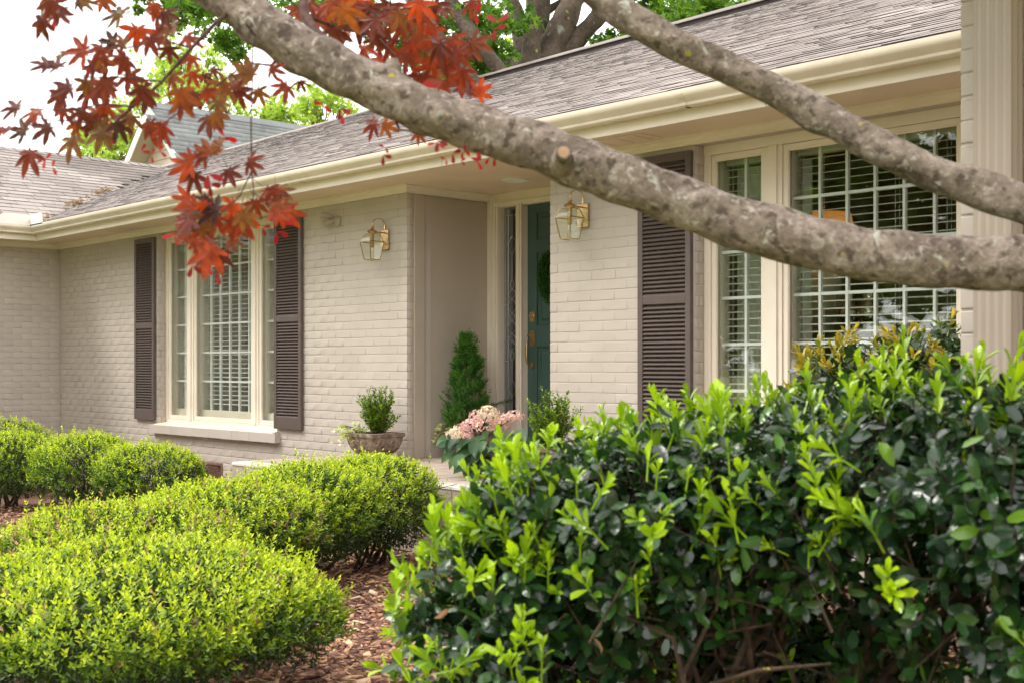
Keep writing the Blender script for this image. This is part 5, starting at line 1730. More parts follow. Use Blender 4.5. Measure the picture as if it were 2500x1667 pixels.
# potted hydrangea
def hydrangea():
    rng = rs(95)
    c = Vector((-6.12, 5.42, PT))
    r = root('potted_hydrangea', c, 'dark pot of pink and peach hydrangea on the porch floor', 'potted plant')
    MB().lathe([(.085, 0), (.09, .01), (.115, .17), (.122, .175), (.122, .195), (.112, .195), (.106, .17), (.001, .165)], c, 24).build('pot', 'black_plastic', r, smooth=True)
    heads = [(1128, 1052, .062), (1150, 1038, .055), (1168, 1018, .060), (1192, 1008, .062), (1205, 1022, .055), (1185, 1042, .062), (1222, 1036, .058), (1240, 1024, .055), (1258, 1016, .050), (1110, 1060, .048), (1140, 1068, .040)]
    stems = MB()
    for k, (u, v, rad_) in enumerate(heads):
        d = 8.02 + random.uniform(-.10, .22)
        h = at(u, v, d)
        n = 78
        rad_ *= 1.1
        D = unit(rng.normal(size=(n * 2, 3))); D = D[D[:, 2] > -.45][:n]
        P = np.array(h) + D * np.array([1, 1, .72]) * rad_ * (.82 + .3 * rng.rand(len(D), 1))
        fr = []
        ages = []
        base_age = random.random()
        for p_, dd in zip(P, D):
            o_ = unit(np.cross(dd, rng.normal(size=3))); b_ = np.cross(dd, o_)
            pa = np.clip(base_age + rng.normal() * .25, 0, 1)
            for q in range(4):
                w = q * 1.571
                fr.append((p_, o_ * math.cos(w) + b_ * math.sin(w) + dd * .25, dd)); ages.append(pa)
        P4, D4, N4 = (np.array([f[i] for f in fr]) for i in range(3))
        L = .0105 + .004 * rng.rand(len(P4))
        leaf_object('flower_head', (T5_V, T5_F), leaf_frames(P4, D4, N4, L, L * .95), 'petal', np.array(ages), r, rng)
        b0 = c + Vector((rng.normal() * .03, rng.normal() * .03, .16))
        stems.tube([b0, b0.lerp(h, .5) + Vector((0, 0, .02)), h], [.005, .004, .003], 6)
    stems.build('stem', 'hydrangea_leaf', r)
    lv = [(1105, 1078), (1118, 1095), (1130, 1120), (1135, 1150), (1150, 1100), (1155, 1128), (1165, 1085), (1170, 1112), (1180, 1075), (1185, 1135), (1195, 1095), (1205, 1110), (1212, 1080), (1222, 1100), (1235, 1075), (1240, 1095), (1250, 1070), (1258, 1088), (1145, 1080), (1200, 1125), (1160, 1145), (1230, 1118), (1125, 1070), (1190, 1060), (1265, 1060), (1110, 1110), (1175, 1095), (1218, 1065)]
    mes = [np_mesh('leaf', *(lambda T: (T[0], T[1].ravel()))(t11(.12, dr, [0, .42, .5, .28, 0])), 3, ['hydrangea_leaf'], age=np.full(11, a), smooth=True) for a, dr in ((.05, 2.5), (.3, 1.5), (.6, 3.0), (.2, .5))]
    for u, v in lv + [(u_ + random.uniform(-14, 14), v_ + random.uniform(-8, 14)) for u_, v_ in lv[::2]]:
        p_ = np.array(at(u, v - 12, 8.0 + random.uniform(-.16, .12)))
        out = p_ - np.array([c.x, c.y, c.z + .3]); out[2] = 0
        D = unit(out * 2 + np.array([-.35, -.5, -1.0 + random.uniform(-.3, .9)]) * .5)
        N = unit(np.array([-.5 * 1 + random.uniform(-.4, .4) + .9, -.9, .7]))
        L = random.uniform(.095, .14)
        M = leaf_frames(p_[None], D[None], N[None], np.array([L]), np.array([L * .62]))[0]
        o = bpy.data.objects.new('leaf', random.choice(mes)); o.matrix_basis = Matrix(M.tolist()); put(o, r)
hydrangea()

# young pale plant behind the far shrubs
rng = rs(33)
pc = at(52, 1056, 12.2)
r = root('seedling', (pc.x, pc.y, 0), 'pale green broad-leaved seedling behind the far hedge at the wing wall', 'plant')
mb = MB().tube([(pc.x, pc.y, -.02), (pc.x + .02, pc.y, pc.z * .6), (pc.x, pc.y, pc.z)], [.008, .006, .004], 6); mb.build('stem', 'hydrangea_leaf', r)
for k in range(7):
    a = k * .9
    D = np.array([[math.cos(a), math.sin(a), .25]]); N = np.array([[0, 0, 1.]])
    M = leaf_frames(np.array([[pc.x, pc.y, pc.z - .012 * k]]), D, N, np.array([.17]), np.array([.09]))[0]
    V, F = T11b
    o = bpy.data.objects.new('leaf', np_mesh('leaf', V, F.ravel(), 3, ['ivy'], age=np.full(len(V), .15), smooth=True)); o.matrix_basis = Matrix(M.tolist()); put(o, r)

# ------------------------------------------------------------------ behind the right window: sideboard, lamp, pitchers
tz = 1.41
r = root('sideboard', (-3.75, 6.80, .52), 'dark wooden sideboard behind the right window', 'sideboard')
MB().box(-4.45, -2.75, 6.52, 7.08, tz - .035, tz).build('top', 'dark_wood', r, bevel=.004)
MB().box(-4.40, -2.80, 6.56, 7.04, .60, tz - .036).build('body', 'dark_wood', r)
for x in (-4.36, -2.84):
    for y in (6.6, 7.0): MB().box(x - .03, x + .03, y - .03, y + .03, .51, .60).build('foot', 'dark_wood', r)
lx, ly = at(2012, 700, 7.90).x, at(2012, 700, 7.90).y
lp = root('table_lamp', (lx, ly, tz), 'lit table lamp with pale ceramic body behind the right window', 'lamp')
MB().lathe([(.065, .0), (.07, .02), (.062, .03), (.085, .10), (.105, .18), (.114, .27), (.108, .35), (.08, .42), (.045, .46), (.022, .475), (.018, .50)], (lx, ly, tz + .001), 28).build('body', 'ceramic', lp, smooth=True)
o = MB().lathe([(.235, .47), (.165, .765)], (lx, ly, tz), 32, caps=False).build('lamp_shade', 'shade', lp, smooth=True)
MB().tube([(lx, ly, tz + .50), (lx, ly, tz + .80)], .006, 8).build('harp', 'brass', lp)
MB().lathe([(.004, .80), (.014, .818), (.012, .83), (.002, .855)], (lx, ly, tz), 12).build('finial', 'brass', lp, smooth=True)
bl = bpy.data.lights.new('lamp_bulb', 'POINT'); bl.energy = 0.8; bl.color = (1, .62, .28); bl.shadow_soft_size = .05
bo = bpy.data.objects.new('lamp_bulb', bl); bo.location = (lx, ly, tz + .60); put(bo, lp)
def pitcher(u, v, d, s, label):
    q = at(u, v, d)
    r = root('silver_pitcher', (q.x, q.y, tz), label, 'pitcher', 'silver pitchers on the sideboard')
    MB().lathe([(.045, 0), (.048, .006), (.03, .016), (.022, .03), (.05, .06), (.072, .10), (.068, .14), (.045, .18), (.038, .21), (.046, .235), (.040, .234), (.034, .21)], (q.x, q.y, tz + .001), 24, caps=False).build('body', 'silver', r, smooth=True)
    MB().tube([(q.x + s * .036, q.y, tz + .225), (q.x + s * .085, q.y, tz + .235), (q.x + s * .105, q.y, tz + .17), (q.x + s * .065, q.y, tz + .10)], .006, 8).build('handle', 'silver', r, smooth=True)
    MB().add([(q.x - s * .036, q.y - .02, tz + .215), (q.x - s * .036, q.y + .02, tz + .215), (q.x - s * .085, q.y, tz + .258), (q.x - s * .03, q.y, tz + .19)], [(0, 2, 3), (2, 1, 3), (0, 1, 2)]).build('spout', 'silver', r)
pitcher(2074, 760, 7.62, -1, 'slim silver pitcher next to the lamp body')
pitcher(2123, 770, 7.50, 1, 'stout silver pitcher on the side away from the lamp')
# plant and curtain inside
cu = MB()
for k in range(28):
    pass
n = 60
pts = [(-4.72 + .56 * k / n, 6.40 + .018 * math.sin(k * .9)) for k in range(n + 1)]
cu.add([(x, y, .6) for x, y in pts] + [(x, y, 2.45) for x, y in pts], [(i, i + 1, n + 2 + i, n + 1 + i) for i in range(n)])
tag(cu.build('curtain', 'curtain', None, smooth=True), 'pale curtain hanging behind the narrow light beside the shutter', 'curtain')
# ================================================================== trees behind the house
STAR = []
for k in range(10):
    a = k * .6283
    q = .5 if k % 2 == 0 else .2
    STAR.append((.5 + q * math.cos(a), q * math.sin(a) * 1.0, .05 * (k % 2)))
T_STAR = (np.array([(.5, 0, -.03)] + STAR), np.array([(0, 1 + k, 1 + (k + 1) % 10) for k in range(10)]))
def clumps(rng, spec, per, leaf, flat=.8):
    """spec: list of (centre, radius, count factor)"""
    P, sh = [], []
    for c, rad_, k in spec:
        n = int(per * k)
        sub = np.array(c) + rng.normal(size=(max(1, n // 14), 3)) * np.array([rad_, rad_, rad_ * flat]) * .52
        idx = rng.randint(0, len(sub), n)
        P.append(sub[idx] + rng.normal(size=(n, 3)) * rad_ * .13)
    P = np.concatenate(P)
    n = len(P)
    D = unit(rng.normal(size=(n, 3)) + np.array([0, 0, -.25])); N = unit(rng.normal(size=(n, 3)) * .7 + np.array([0, 0, .8]))
    L = leaf * (.7 + .6 * rng.rand(n))
    return leaf_frames(P, D, N, L, L)

def oak():
    rng = rs(200)
    d0 = 17.0
    b = at(1312, 900, d0)
    r = root('oak_tree', (b.x, b.y, 0), 'big many-limbed tree rising behind the roof ridge', 'tree')
    def L(name, pts, rads, seg=14):
        P = [at(u, v, d) for u, v, d in pts]
        # subdivide for a lumpy limb
        Q, Rr = [], []
        for i in range(len(P) - 1):
            for k in range(4):
                t = k / 4
                Q.append(P[i].lerp(P[i + 1], t)); Rr.append((rads[i] + (rads[i + 1] - rads[i]) * t) * rng.uniform(.93, 1.07))
        Q.append(P[-1]); Rr.append(rads[-1])
        MB().tube(Q, Rr, seg, jitter=.05).build(name, 'oak_bark', r, smooth=True)
    mb = MB().tube([(b.x, b.y, -.1), (b.x + .05, b.y, 2), at(1300, 230, d0), at(1305, 150, d0)], [.75, .6, .52, .45], 16, jitter=.05)
    mb.build('trunk', 'oak_bark', r, smooth=True)
    L('limb', [(1296, 200, 16.8), (1297, 120, 16.8), (1304, 20, 16.7), (1306, -120, 16.6)], [.19, .125, .115, .11])
    L('limb', [(1322, 200, 17.1), (1325, 100, 17.1), (1328, 0, 17.1), (1335, -140, 17.3)], [.16, .10, .085, .08])
    L('limb', [(1325, 190, 17.0), (1350, 110, 17.0), (1383, 40, 17.0), (1412, -30, 17.1), (1440, -160, 17.2)], [.24, .20, .17, .15, .13])
    L('limb', [(1340, 180, 17.2), (1385, 120, 17.1), (1440, 65, 17.0), (1490, 10, 17.0), (1560, -80, 16.8)], [.20, .16, .12, .105, .09])
    L('limb', [(1290, 200, 17.2), (1276, 110, 17.2), (1262, 40, 17.3), (1240, -20, 17.3), (1190, -140, 17.5)], [.17, .13, .11, .095, .08])
    L('limb', [(1275, 150, 16.6), (1262, 160, 16.5), (1250, 190, 16.4)], [.13, .10, .05], 10)
    L('limb', [(1318, 40, 17.1), (1360, 12, 17.2), (1400, -8, 17.3), (1480, -60, 17.5)], [.06, .05, .045, .03], 8)
    L('limb', [(1235, 190, 15.0), (1190, 135, 15.0), (1145, 75, 15.1), (1110, 25, 15.3), (1080, -60, 15.5)], [.09, .085, .10, .09, .08])
    L('limb', [(1160, 215, 14.8), (1120, 160, 14.8), (1060, 80, 15.0), (1010, 0, 15.2), (980, -60, 15.4)], [.12, .10, .09, .08, .07])
    L('limb', [(1900, 10, 16.2), (1830, 30, 16.4), (1770, 40, 16.6), (1700, 60, 17)], [.10, .085, .06, .04], 10)
    spec = []
    def cl(u, v, rpx, d, k=1.0):
        c = at(u, v, d); spec.append(((c.x, c.y, c.z), rpx / 3000 * d, k))
    for u, v, q, k in ((1085, 55, 70, 1.3), (1150, 45, 60, 1.1), (1190, 70, 55, 1), (1215, 110, 45, .9), (1120, 120, 55, 1.1), (1060, 140, 60, 1), (1180, 160, 45, .9), (1230, 20, 50, .5), (1010, 60, 60, 1),
                       (1270, 70, 25, .25), (1110, 180, 45, .7), (1000, 130, 60, .7), (960, 60, 55, .8), (900, 40, 60, .8), (820, 20, 60, .7), (740, 10, 55, .6),
                       (1500, 95, 40, .9), (1545, 105, 45, 1), (1470, 120, 35, .6), (1600, 40, 50, 1), (1650, 30, 55, 1.1), (1700, 25, 55, 1.2), (1760, 20, 55, 1.2), (1820, 8, 50, .9), (1630, 75, 40, .9), (1690, 70, 40, .8), (1580, -10, 40, .6),
                       (480, 15, 60, .9), (440, 30, 45, .6), (520, 45, 40, .5), (555, 95, 35, .7), (575, 120, 30, .6), (400, 0, 50, .6), (330, -20, 50, .5), (610, 10, 50, .7), (680, -10, 60, .7)):
        cl(u, v, q, random.uniform(14.2, 17.5), k)
    for k in range(26):          # the part of the crown above the picture
        cl(random.uniform(500, 1900), random.uniform(-700, -120), 190, random.uniform(13.5, 20), 1.6)
    M = clumps(rng, spec, 330, .105)
    n = len(M)
    leaf_object('crown', T_STAR, M, 'oak_leaf', np.clip(.5 + .28 * rng.normal(size=n), 0, 1), r, rng)
oak()

def pale_tree(label, u, d, spec_px, seed, per=240, leaf=.19):
    rng = rs(seed)
    b = at(u, 900, d)
    r = root('background_tree', (b.x, b.y, 0), label, 'tree', 'pale green trees far behind the house')
    spec, mb, lb = [], MB(), MB()
    top = at(u, min(s[1] for s in spec_px) - 10, d)
    mb.tube([(b.x, b.y, -.1), (b.x + .1, b.y, top.z * .4), (b.x, b.y, top.z * .75)], [.3, .2, .08], 8, jitter=.05)
    mb.build('trunk', 'oak_bark', r, smooth=True)
    for (pu, pv, q, k) in spec_px:
        c = at(pu, pv, d + random.uniform(-1.5, 1.5))
        spec.append(((c.x, c.y, c.z), q / 3000 * d, k))
        s0 = Vector((b.x, b.y, max(1.5, c.z * .62)))
        lb.tube([s0, s0.lerp(c, .5) + Vector((0, 0, .3)), c], [.07, .045, .015], 5)
        for j in range(5):
            e = c + Vector((rng.normal(), rng.normal(), rng.normal() + .4)) * (q / 3000 * d * .6)
            lb.tube([c.lerp(s0, .25), e], [.02, .006], 4)
    lb.build('limb', 'oak_bark', r)
    M = clumps(rng, spec, per, leaf)
    n = len(M)
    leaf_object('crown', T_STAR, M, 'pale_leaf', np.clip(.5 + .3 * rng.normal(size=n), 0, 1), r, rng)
pale_tree('tall pale green tree behind the gable and the maple leaves', 450, 40, [(440, 175, 60, 1.6), (400, 165, 50, 1.1), (505, 190, 55, 1.3), (470, 225, 60, 1.4), (540, 235, 50, 1), (380, 215, 60, 1.2), (330, 250, 55, 1), (440, 130, 40, .7), (560, 270, 40, .8), (290, 290, 50, .8), (510, 150, 35, .6)], 301)
pale_tree('pale green tree over the low roof, left of the gable', 255, 37, [(250, 360, 45, 1.2), (285, 345, 40, 1), (225, 375, 40, 1), (300, 385, 40, .9), (265, 320, 40, .8), (215, 345, 30, .6), (310, 330, 40, .8)], 302)
pale_tree('small pale green tree right of the gable roof', 680, 42, [(665, 285, 35, 1), (695, 270, 35, 1), (640, 290, 25, .7), (710, 295, 30, .8), (660, 260, 22, .5)], 303)
pale_tree('pale green tree peeping over the roof under the near limb', 775, 45, [(760, 255, 42, 1.2), (800, 245, 38, 1), (735, 265, 32, .9), (780, 285, 40, 1), (830, 255, 36, .8), (850, 270, 30, .6), (770, 230, 28, .6)], 304)
# low scrubby growth seen between oak and ridge
pale_tree('sunlit bushy tree between the oak limbs and the ridge', 1235, 34, [(1235, 160, 30, 1), (1215, 150, 30, .8), (1195, 175, 26, .8), (1255, 135, 25, .5), (1130, 195, 28, .8), (1090, 200, 28, .8)], 305, 300, .16)

# trees on the street side, mirrored in the window glass
def street_tree(label, x, y, h, w, seed):
    rng = rs(seed)
    r = root('street_tree', (x, y, 0), label, 'tree', 'trees across the lawn, mirrored in the windows')
    MB().tube([(x, y, -.1), (x + .1, y, h * .3), (x, y + .1, h * .7)], [.28, .22, .1], 10, jitter=.05).build('trunk', 'oak_bark', r, smooth=True)
    lb = MB()
    spec = []
    for k in range(26):
        a = rng.rand() * 6.28; q = math.sqrt(rng.rand()) * w
        c = (x + math.cos(a) * q, y + math.sin(a) * q, h * rng.uniform(.22, 1.0))
        spec.append((c, w * .42, 1))
        lb.tube([(x, y, c[2] * .7), c], [.06, .02], 5)
    lb.build('limb', 'oak_bark', r)
    M = clumps(rng, spec, 300, .32)
    leaf_object('crown', (T5_V, T5_F), M, 'oak_leaf', np.clip(.4 + .25 * rng.normal(size=len(M)), 0, 1), r, rng)
for i, (x, y, h, w) in enumerate(((-9.0, -8.5, 8.5, 3.0), (-14.5, -10, 9.5, 3.2), (-4.5, -9.5, 8.0, 2.8), (-20.5, -13, 9.0, 3.4))):
    street_tree(['broad leafy tree mirrored in the right window', 'tall leafy tree mirrored beside the first in the right window', 'leafy tree across the lawn behind the viewer', 'leafy tree across the lawn facing the left wing'][i], x, y, h, w, 400 + i)

# ================================================================== gabled building behind the left wing
def gable():
    ax_, gy0, az = -24.2, 12.62, 6.73
    r = root('gabled_house', (ax_, gy0 + 4, 0), 'neighbouring house end with tan siding and grey shingle roof', 'house')
    half_w = 4.2
    MB().add([(ax_ - half_w, gy0, -.1), (ax_ + half_w, gy0, -.1), (ax_ + half_w, gy0, az - half_w), (ax_, gy0, az), (ax_ - half_w, gy0, az - half_w)], [(0, 1, 2, 3, 4)]).build('gable_wall', 'siding', r)
    w = [o for o in COL.objects if o.parent == r][-1]
    z = az - 3.0
    while z < az - .12:                                     # lap siding boards
        hw = az - z - .19
        if hw > .12:
            MB().add([(ax_ - hw, gy0 - .028, z), (ax_ + hw, gy0 - .028, z), (ax_ + hw - .185, gy0 - .006, z + .19), (ax_ - hw + .185, gy0 - .006, z + .19), (ax_ - hw, gy0 - .002, z - .001), (ax_ + hw, gy0 - .002, z - .001)],
                     [(0, 1, 2, 3), (0, 4, 5, 1)]).build('siding_board', 'siding', w)
        z += .19
    oh = .42
    for s_ in (-1, 1):
        MB().add([(ax_, gy0 - oh, az + .02), (ax_ + s_ * half_w, gy0 - oh, az - half_w + .02), (ax_ + s_ * half_w, gy0 - oh, az - half_w - .22), (ax_, gy0 - oh, az - .22),
                  (ax_, gy0 - oh - .03, az + .02), (ax_ + s_ * half_w, gy0 - oh - .03, az - half_w + .02), (ax_ + s_ * half_w, gy0 - oh - .03, az - half_w - .22), (ax_, gy0 - oh - .03, az - .22)],
                 [(4, 5, 6, 7), (0, 4, 7, 3), (3, 7, 6, 2), (0, 1, 5, 4)]).build('rake_board', 'white_trim', r)
        MB().add([(ax_, gy0 - oh, az - .17), (ax_ + s_ * half_w, gy0 - oh, az - half_w - .17), (ax_ + s_ * half_w, gy0, az - half_w - .17), (ax_, gy0, az - .17)], [(0, 1, 2, 3)]).build('rake_soffit', 'siding', r)
    mb = MB()
    for s_ in (-1, 1):
        mb.add([(ax_, gy0 - oh - .04, az + .03), (ax_ + s_ * half_w, gy0 - oh - .04, az - half_w + .03), (ax_ + s_ * half_w, gy0 + 11, az - half_w + .03), (ax_, gy0 + 11, az + .03)], [(0, 1, 2, 3)])
    rf = mb.build('roof', 'grey_shingle', r)
    U = Vector((-.7071, 0, .7071))
    def place(a, s):
        return Vector((ax_ + half_w, a, az - half_w + .035)) + U * s, AY, U, Vector((.7071, 0, .7071))
    shingle_roof(rf, place, int(half_w * 1.414 / .16), .16, (gy0 - oh, gy0 + 10), ['grey_shingle', 'grey_shingle_edge'], True, 0, lambda a, s: s < half_w * 1.414 - .1 and s > 2.2, 12)
    mb = MB()
    for x_, s_ in ((ax_, -1), (ax_, 1)):
        mb.add([(x_, gy0 - oh - .05, az + .06), (x_ + s_ * .16, gy0 - oh - .05, az - .10), (x_ + s_ * .16, gy0 + 11, az - .10), (x_, gy0 + 11, az + .06)], [(0, 1, 2, 3)])
    mb.build('ridge_cap', 'grey_shingle', r)
gable()

# ================================================================== Japanese maple close to the camera
def maple():
    rng = rs(500)
    base = (-.55, 2.05, 0)
    r = root('japanese_maple', base, 'red-leaved maple with two lichened limbs across the view', 'tree')
    def limb(name, pts, seed, seg=26, knots=()):
        """pts: (u, v, depth, radius px); smooth path with a lumpy, scarred skin"""
        pr = [(at(u, v, d), q / 3000 * d) for u, v, d, q in pts]
        P, Rr = [], []
        n = len(pr)
        for i in range(n - 1):
            p0, p1, p2, p3 = pr[max(i - 1, 0)][0], pr[i][0], pr[i + 1][0], pr[min(i + 2, n - 1)][0]
            for k in range(14):
                t = k / 14
                P.append(.5 * ((2 * p1) + (-p0 + p2) * t + (2 * p0 - 5 * p1 + 4 * p2 - p3) * t * t + (-p0 + 3 * p1 - 3 * p2 + p3) * t ** 3))
                Rr.append(pr[i][1] + (pr[i + 1][1] - pr[i][1]) * t)
        P.append(pr[-1][0]); Rr.append(pr[-1][1])
        g = rs(seed)
        ph = g.rand(8, 3) * 6.28; fr = g.uniform(.5, 3.2, (8, 2))
        V, prev = [], None
        m = len(P)
        s_acc = 0
        for i in range(m):
            t = (P[min(i + 1, m - 1)] - P[max(i - 1, 0)]).normalized()
            a = t.orthogonal().normalized() if prev is None else (prev - t * prev.dot(t)).normalized()
            prev = a; b = t.cross(a)
            if i: s_acc += (P[i] - P[i - 1]).length
            for k in range(seg):
                w = 6.2832 * k / seg
                q = 0
                for j in range(8):
                    q += math.sin(round(fr[j][0] * 1.6) * w + s_acc * fr[j][1] * 22 + ph[j][0]) * .022
                for (ks, kw, kr, kh) in knots:
                    dw = (w - kw + math.pi) % 6.2832 - math.pi
                    q += kh * math.exp(-((s_acc - ks) / kr) ** 2 - (dw / .6) ** 2)
                rr = Rr[i] * (1 + q + g.uniform(-.012, .012))
                V.append(P[i] + (a * math.cos(w) + b * math.sin(w)) * rr)
        F = [(i * seg + k, i * seg + (k + 1) % seg, (i + 1) * seg + (k + 1) % seg, (i + 1) * seg + k) for i in range(m - 1) for k in range(seg)]
        F += [tuple(range(seg - 1, -1, -1)), tuple((m - 1) * seg + k for k in range(seg))]
        return MB().add(V, F).build(name, 'maple_bark', r, smooth=True)
    X = 1.063
    limb('limb', [(430 * X, -60 * X, 2.45, 50), (520 * X, -8 * X, 2.43, 53), (620 * X, 70 * X, 2.4, 55), (730 * X, 140 * X, 2.38, 57), (860 * X, 200 * X, 2.36, 56), (1000 * X, 262 * X, 2.34, 57), (1150 * X, 312 * X, 2.32, 58),
                  (1310 * X, 368 * X, 2.3, 60), (1500 * X, 438 * X, 2.28, 60), (1700 * X, 516 * X, 2.25, 62), (1870 * X, 560 * X, 2.22, 63), (2050 * X, 592 * X, 2.2, 64), (2210 * X, 602 * X, 2.18, 66), (2400 * X, 614 * X, 2.15, 68), (2750 * X, 660 * X, 2.1, 74)], 1,
         knots=[(.35, 1.0, .03, .18), (.62, 2.2, .03, .35), (.95, 4.4, .04, .2), (1.25, .5, .05, .15)])
    limb('limb', [(1290 * X, -60 * X, 2.5, 27), (1375 * X, -8 * X, 2.48, 35), (1440 * X, 38 * X, 2.46, 39), (1540 * X, 96 * X, 2.44, 37), (1650 * X, 148 * X, 2.42, 38), (1790 * X, 214 * X, 2.4, 39), (1900 * X, 272 * X, 2.37, 40),
                  (2030 * X, 346 * X, 2.33, 43), (2150 * X, 400 * X, 2.3, 43), (2250 * X, 436 * X, 2.27, 46), (2400 * X, 490 * X, 2.22, 48), (2750 * X, 640 * X, 2.12, 55)], 2,
         knots=[(.3, 1.5, .03, .25), (.6, 4, .03, .2)])
    e = at(2740 * X, 650 * X, 2.11)
    MB().tube([base, (base[0] + .02, base[1] + .03, .5), (e.x, e.y, e.z - .1), (e.x + .03, e.y - .02, e.z + .08)], [.12, .10, .085, .05], 20, jitter=.03).build('trunk', 'maple_bark', r, smooth=True)
    # pruned stubs
    s0, s1 = at(1372, 400, 2.27), at(1376, 372, 2.19)
    MB().tube([s0, s0.lerp(s1, .6), s1], [.026, .017, .0125], 14, jitter=.05).build('pruned_stub', 'maple_bark', r, smooth=True)
    MB().tube([s1, s1 + (s1 - s0).normalized() * .0015], [.0105, .010], 14).build('cut_face', 'cut_wood', r)
    q0, q1 = at(958, 205, 2.36), at(958, 145, 2.36)
    MB().tube([q0, q0.lerp(q1, .6), q1], [.022, .018, .010], 10, jitter=.08).build('pruned_stub', 'maple_bark', r, smooth=True)
    # ---- leaf shapes
    def leaf_shape(seed, age):
        g = random.Random(seed)
        lob = [(-128, .34), (-84, .70), (-42, .92), (0, 1.0), (42, .92), (84, .70), (128, .34)]
        out = [(.0, 0, 0)]
        V = [(0, 0, .0)]
        tips = []
        bend = g.uniform(.05, .35); twist = g.uniform(-.25, .25)
        def add(an, ra):
            x, y = ra * math.cos(R_(an)), ra * math.sin(R_(an))
            V.append((x, y, -bend * ra * ra + twist * x * y + g.uniform(-.02, .02)))
        for i, (an, ra) in enumerate(lob):
            an += g.uniform(-5, 5); ra *= g.uniform(.9, 1.08)
            if i == 0: add(-165, .10)
            add(an - 18.5, ra * .42); add(an - 15, ra * .60); add(an - 7, ra * .82); add(an, ra); add(an + 7, ra * .82); add(an + 15, ra * .60); add(an + 18.5, ra * .42)
            if i < len(lob) - 1:
                add((an + lob[i + 1][0]) / 2, .34 * (ra + lob[i + 1][1]) / 2 + .05)
        add(165, .10)
        nv = len(V)
        F = [(0, i, i + 1) for i in range(1, nv - 1)]
        q0 = nv
        for k_ in range(4):                       # leaf stalk
            f_ = k_ / 3
            x_ = -.03 - .75 * f_; z_ = .16 * f_ * f_ * (1 + twist)
            V += [(x_, .014, z_), (x_, -.014, z_), (x_, 0, z_ + .02)]
        for k_ in range(3):
            a_ = q0 + 3 * k_
            F += [(a_ + p_, a_ + (p_ + 1) % 3, a_ + 3 + (p_ + 1) % 3, a_ + 3 + p_) for p_ in range(3)]
        nv = len(V)
        me = bpy.data.meshes.new('leaf')
        me.from_pydata(V, [], F)
        me.materials.append(MATS['maple'])
        me.attributes.new('age', 'FLOAT', 'POINT').data.foreach_set('value', [age] * nv)
        me.update()
        return me
    shapes = {}
    def shape(a):
        k = (random.randrange(4), round(a * 6) / 6)
        if k not in shapes: shapes[k] = leaf_shape(k[0] * 17 + 3, k[1])
        return shapes[k]
    def leaf(u, v, px, ang, d, age):
        p = at(u, v, d)
        L = px / 3000 * d * .60
        right = Vector((_Rt[0], _Rt[1], 0)); fw = Vector((_F[0], _F[1], 0))
        a = R_(ang + random.uniform(-18, 18))
        D = right * math.cos(a) - UZ * math.sin(a) + fw * random.uniform(-.45, .45)
        N = -fw + right * random.uniform(-.65, .65) + UZ * random.uniform(-.2, .9)
        M = leaf_frames(np.array([list(p)]), np.array([list(D)]), np.array([list(N)]), np.array([L]), np.array([L]))[0]
        o = bpy.data.objects.new('leaf', shape(age)); o.matrix_basis = Matrix(M.tolist()); put(o, r)
    Z1 = [(345, 20, 230, 80), (300, 150, 230, 120), (400, 90, 180, 60), (560, 5, 160, 20), (700, -10, 180, 60), (830, 100, 240, 190), (940, 200, 260, 100), (1130, 90, 200, 70), (1060, 40, 200, 100), (1190, 180, 200, 160), (330, 455, 190, 200), (460, 370, 180, 220), (580, 350, 250, 170), (640, 450, 200, 120), (860, 400, 240, 150),
          (1020, 260, 220, 60), (1270, 260, 200, 30), (1150, 330, 160, 100), (1310, 390, 180, 80), (1450, 480, 130, 10), (600, 560, 230, 110), (480, 600, 220, 150), (420, 650, 190, 170), (720, 720, 240, 100), (650, 620, 200, 60), (120, 740, 190, 190), (250, 760, 210, 130), (430, 740, 220, 100), (560, 760, 200, 110),
          (170, 900, 230, 200), (340, 870, 220, 140), (520, 850, 200, 120), (650, 800, 220, 100), (210, 1050, 260, 110), (500, 950, 220, 100), (700, 900, 240, 90), (900, 800, 240, 120), (1030, 850, 240, 100), (1100, 870, 240, 40), (960, 600, 220, 60), (1000, 640, 260, 150), (1180, 520, 200, 90),
          (1230, 620, 240, 60), (1240, 700, 230, 80), (1400, 620, 170, 30), (1430, 800, 240, 100), (1470, 780, 180, 80), (1560, 600, 220, 160), (1620, 620, 220, 30), (1720, 520, 200, 210), (1760, 620, 190, 80), (1850, 470, 150, 30), (1960, 590, 190, 150), (2050, 560, 150, 60), (1500, 700, 150, 100), (760, 560, 220, 100), (880, 520, 200, 70),
          (1310, 500, 170, 50), (780, 300, 200, 200), (700, 330, 200, 140), (60, 890, 150, 190), (1330, 640, 200, 110), (800, 850, 200, 70),
          (1400, 1060, 220, 190), (1300, 1130, 220, 170), (1330, 1190, 230, 100), (1450, 1050, 200, 250), (1560, 1170, 200, 60), (1700, 1110, 180, 20), (1830, 1300, 230, 40), (1900, 1310, 190, 10), (1600, 1400, 240, 120), (1330, 1420, 220, 170), (1390, 1390, 160, 100), (1480, 1440, 240, 190), (1640, 1500, 240, 100), (1740, 1380, 190, 80),
          (1880, 1420, 220, 30), (1950, 1430, 220, 60), (1300, 1500, 220, 130), (1300, 1520, 220, 150), (1280, 1590, 200, 170), (1380, 1560, 240, 110), (1330, 1640, 200, 100), (1480, 1480, 200, 90), (1440, 1700, 280, 110), (1500, 1720, 200, 80), (1580, 1510, 230, 40), (1650, 1470, 220, 40), (1900, 1450, 200, 60), (1560, 1650, 180, 20), (1420, 1620, 200, 130)]
